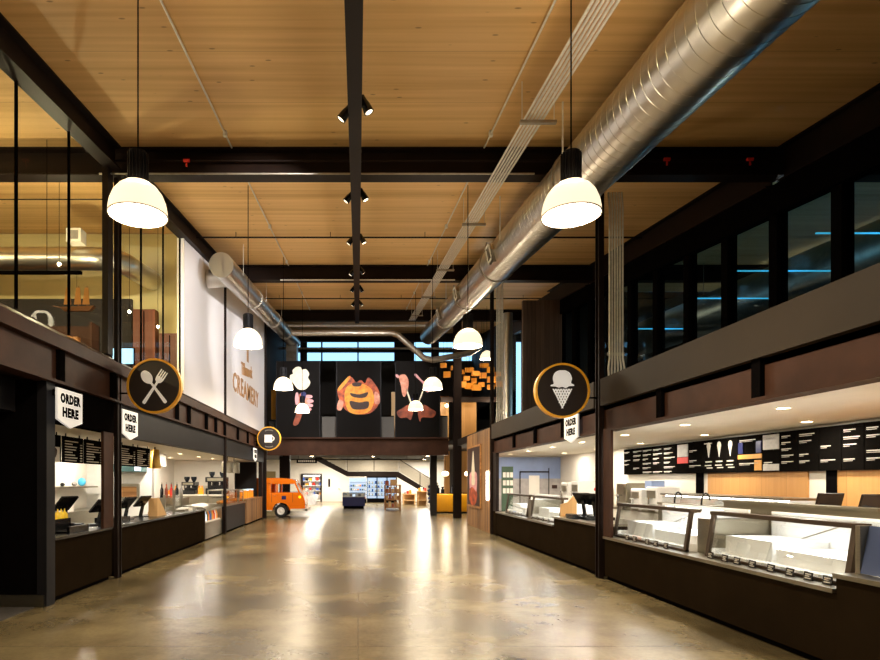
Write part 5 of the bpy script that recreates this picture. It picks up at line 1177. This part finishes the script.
# bakery cases
for i,(y0,y1,z0,z1,lab) in enumerate(((18.7,20.7,.9,1.35,'tall glass bakery case just past the second column'),(21.0,21.8,.9,1.32,'small glass bakery case next to the wooden counter'))):
    t=thing('bakery_case',lab,'display case',(-4.55,(y0+y1)/2,z0)); b=MB()
    for y in (y0,y1-.03):
        for x in (-4.8,-4.28): b.box(x,x+.03,y,y+.03,z0,z1)
    b.box(-4.8,-4.25,y0,y1,z1,z1+.03); b.box(-4.8,-4.25,y0,y1,z0,z0+.02); b.build('frame',M['stainless'],t)
    MB().box(-4.26,-4.252,y0+.03,y1-.03,z0+.02,z1).build('front_glass',M['glassc'],t); MB().box(-4.75,-4.3,y0+.04,y1-.04,z0+.22,z0+.23).build('shelf',M['glassc'],t)
    for j in range(5 if i==0 else 3):
        y=y0+.15+j*.28 if i==0 else y0+.12+j*.22
        tag(MB().ball((-4.5,y+.05,z0+.08),.07,(1,1.2,.8)).build('pastry',M[('crate','artcheese','orangej')[j%3]]),'golden pastry in the %s bakery case, %s from the camera'%(('tall','small')[i],ord_(j)),'pastry','pastries in the bakery cases')
for j in range(4):
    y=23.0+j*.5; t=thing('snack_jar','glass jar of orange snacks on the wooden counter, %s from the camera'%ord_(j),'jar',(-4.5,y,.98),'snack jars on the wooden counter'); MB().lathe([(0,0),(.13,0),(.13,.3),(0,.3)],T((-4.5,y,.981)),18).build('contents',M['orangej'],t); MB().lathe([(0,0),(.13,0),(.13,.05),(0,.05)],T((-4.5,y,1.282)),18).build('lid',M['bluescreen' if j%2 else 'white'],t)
tag(MB().box(-14,-4.3,3.0,7.8,.0,.012).build('entry_mat',M['darkgrey']),'grey entry mat on the floor at the lower left','mat')

# ------------------------------------------------------------------ right kiosk contents
pos(4.62,12.0,.98,-.9,'black till terminal on the far right counter, left of the pair'); pos(4.62,11.45,.98,-.9,'black till terminal on the far right counter, next to the column')
tag(MB().box(4.4,4.95,11.3,12.45,.92,.98).build('cash_drawer',M['blackgloss']),'long black cash drawer under the pair of tills on the right','cash drawer')
tag(MB().box(4.24,4.36,11.6,11.95,.92,1.02).build('card_reader',M['blackgloss']),'small black card reader on the front edge of the far right counter','card reader')
t=thing('wooden_holder','curved pale wooden holder beside the far right tills','holder',(4.5,12.62,.92)); MB().prism([(-.16,0),(.18,0),(.18,.42),(.1,.44),(-.02,.3),(-.16,.26)],T((4.5,12.6,.92)) @ MFRONT,.05).build('side_panel',M['pale'],t); MB().box(4.4,4.68,12.3,12.55,.92,.95).build('tray',M['pale'],t)
for x,y,lab in ((6.2,7.72,'black tablet on the oak back counter in front of the dark doorway'),(6.2,7.05,'black tablet on the oak back counter, nearer the camera')):
    t=thing('tablet',lab,'tablet',(x,y,1.3)); Q=T((x,y,1.43)) @ R(-.25,'Z') @ R(.45,'X')
    MB().obox(Q,.3,.02,.22).bevel(.006).build('housing',M['blackgloss'],t); MB().obox(Q @ T((0,-.012,0)),.27,.004,.18).build('display',M['screen'],t); MB().box(x-.08,x+.08,y-.03,y+.12,1.3,1.33).build('foot',M['blackgloss'],t)
# mural
t=thing('mural','blue wall mural of a fence and white doorway behind the far right cases','mural',(5.85,20.58,.6))
MB().box(4.6,7.1,20.57,20.595,.3,2.5).build('sky_panel',M['mural'],t); MB().box(4.6,7.1,20.565,20.57,.3,1.75).build('fence_panel',M['muralgrey'],t)
def mx(x): return (x-358)/587*20.5
def mz(y): return 1.7+(480-y)/587*20.5
MB().box(mx(529.5),mx(540),20.555,20.565,.6,mz(475.5)).build('painted_door',M['signwhite'],t)
MB().box(mx(520),mx(549.5),20.55,20.565,mz(472.5),mz(471.2)).box(mx(520),mx(521),20.55,20.565,.6,mz(472.5)).box(mx(549),mx(549.8),20.55,20.565,.9,mz(468)).build('painted_arbor',M['steel'],t)
MB().box(mx(502),mx(513.5),20.54,20.565,.5,mz(466.5)).build('green_board',M['green'],t); b=MB()
for r in range(3):
    for c_ in range(3): x=mx(503.2+c_*3.6); z=mz(482-0-r*8+8); b.box(x-.0,x+.1,20.53,20.54,mz(494-r*8)+.02,mz(494-r*8)+.2)
b.build('white_squares',M['signwhite'],t); MB().box(mx(552.5),mx(557.5),20.53,20.565,mz(488.5),mz(485)).build('painted_lantern',M['artdark'],t)
# soft-serve and cup equipment
def machine(x,y,z,w_,h_,lab,m_='whitegloss',n_='soft_serve_machine',c_='machine'):
    t=thing(n_,lab,c_,(x,y,z)); MB().box(x-.25,x+.25,y-w_/2,y+w_/2,z,z+h_).bevel(.02).build('body',M[m_],t); MB().box(x-.27,x-.25,y-w_*.35,y+w_*.35,z+h_*.55,z+h_*.85).build('panel',M['stainless'],t)
    MB().cyl((x-.32,y,z+h_*.3),(x-.32,y,z+h_*.5),.03,8).build('nozzle',M['chrome'],t); MB().box(x-.36,x-.25,y-.06,y+.06,z+h_*.5,z+h_*.56).build('spout_arm',M['chrome'],t); MB().box(x-.4,x-.25,y-w_*.3,y+w_*.3,z,z+.04).build('drip_tray',M['stainless'],t)
machine(6.75,13.0,1.0,.5,.55,'white soft-serve machine at the right of the group under the left menu board end')
machine(6.75,13.75,1.0,.5,.5,'white soft-serve machine in the middle of the group under the left menu board end')
machine(6.75,14.5,1.0,.55,.62,'steel soft-serve machine at the left of the group under the left menu board end','stainless')
machine(6.75,17.6,1.0,.6,.66,'white machine on the counter behind the far right tills, right of the pair'); machine(6.75,18.5,1.0,.6,.62,'white machine on the counter behind the far right tills, left of the pair')
for j in range(5):
    x,y=6.5,15.0+j*.17; t=thing('cup_stack','tall stack of paper cups beside the soft-serve machines, %s from the camera'%ord_(j),'cups',(x,y,1.0),'paper cup stacks'); b=MB()
    for k_ in range(6): b.lathe([(.035,k_*.08),(.05,k_*.08+.075),(.045,k_*.08+.078),(0,k_*.08+.07)],T((x,y,1.0)),14)
    b.build('cups',M[('white','blue','white','grey','pale')[j]],t)
tag(MB().box(6.6,6.9,13.2,13.5,1.5,1.68).build('storage_tub',M['mural']),'pale blue tub on top of the middle soft-serve machine','tub')
t=thing('flower_vase','small vase with a red flower by the cup stacks behind the brown post','vase',(6.3,15.6,1.0)); 
MB().box(6.2,6.4,15.45,15.75,.995,1.0).build('coaster',M['pale'],t); MB().lathe([(0,0),(.05,0),(.07,.12),(.03,.2),(.03,.22),(0,.2)],T((6.3,15.6,1.0)),14).build('vase',M['white'],t); MB().cyl((6.3,15.6,1.2),(6.32,15.6,1.42),.008,6).build('stem',M['green'],t); MB().ball((6.32,15.6,1.45),.05).build('flower',M['red'],t)
tag(MB().box(6.1,6.5,15.3,15.9,0,.995).build('side_stand',M['white']),'white stand below the flower vase behind the right counter','stand')
for j,y in enumerate((9.4,10.2)):
    t=thing('tap','black arched dipper tap behind the case by the brown post, %s'%('right one' if j==0 else 'left one'),'tap',(5.5,y,1.3),'dipper taps'); MB().tube([(5.5,y,1.3)]+[(5.5+.0,y-.12+.12*math.cos(a),1.3+.17*math.sin(a)+.02) for a in [k_*PI/8 for k_ in range(0,8)]],.014,8).build('spout',M['blackgloss'],t)
tag(MB().box(5.65,5.9,9.0,9.75,.0,1.25).build('steel_cabinet',M['stainless']),'upright steel cabinet behind the case by the brown post','cabinet')
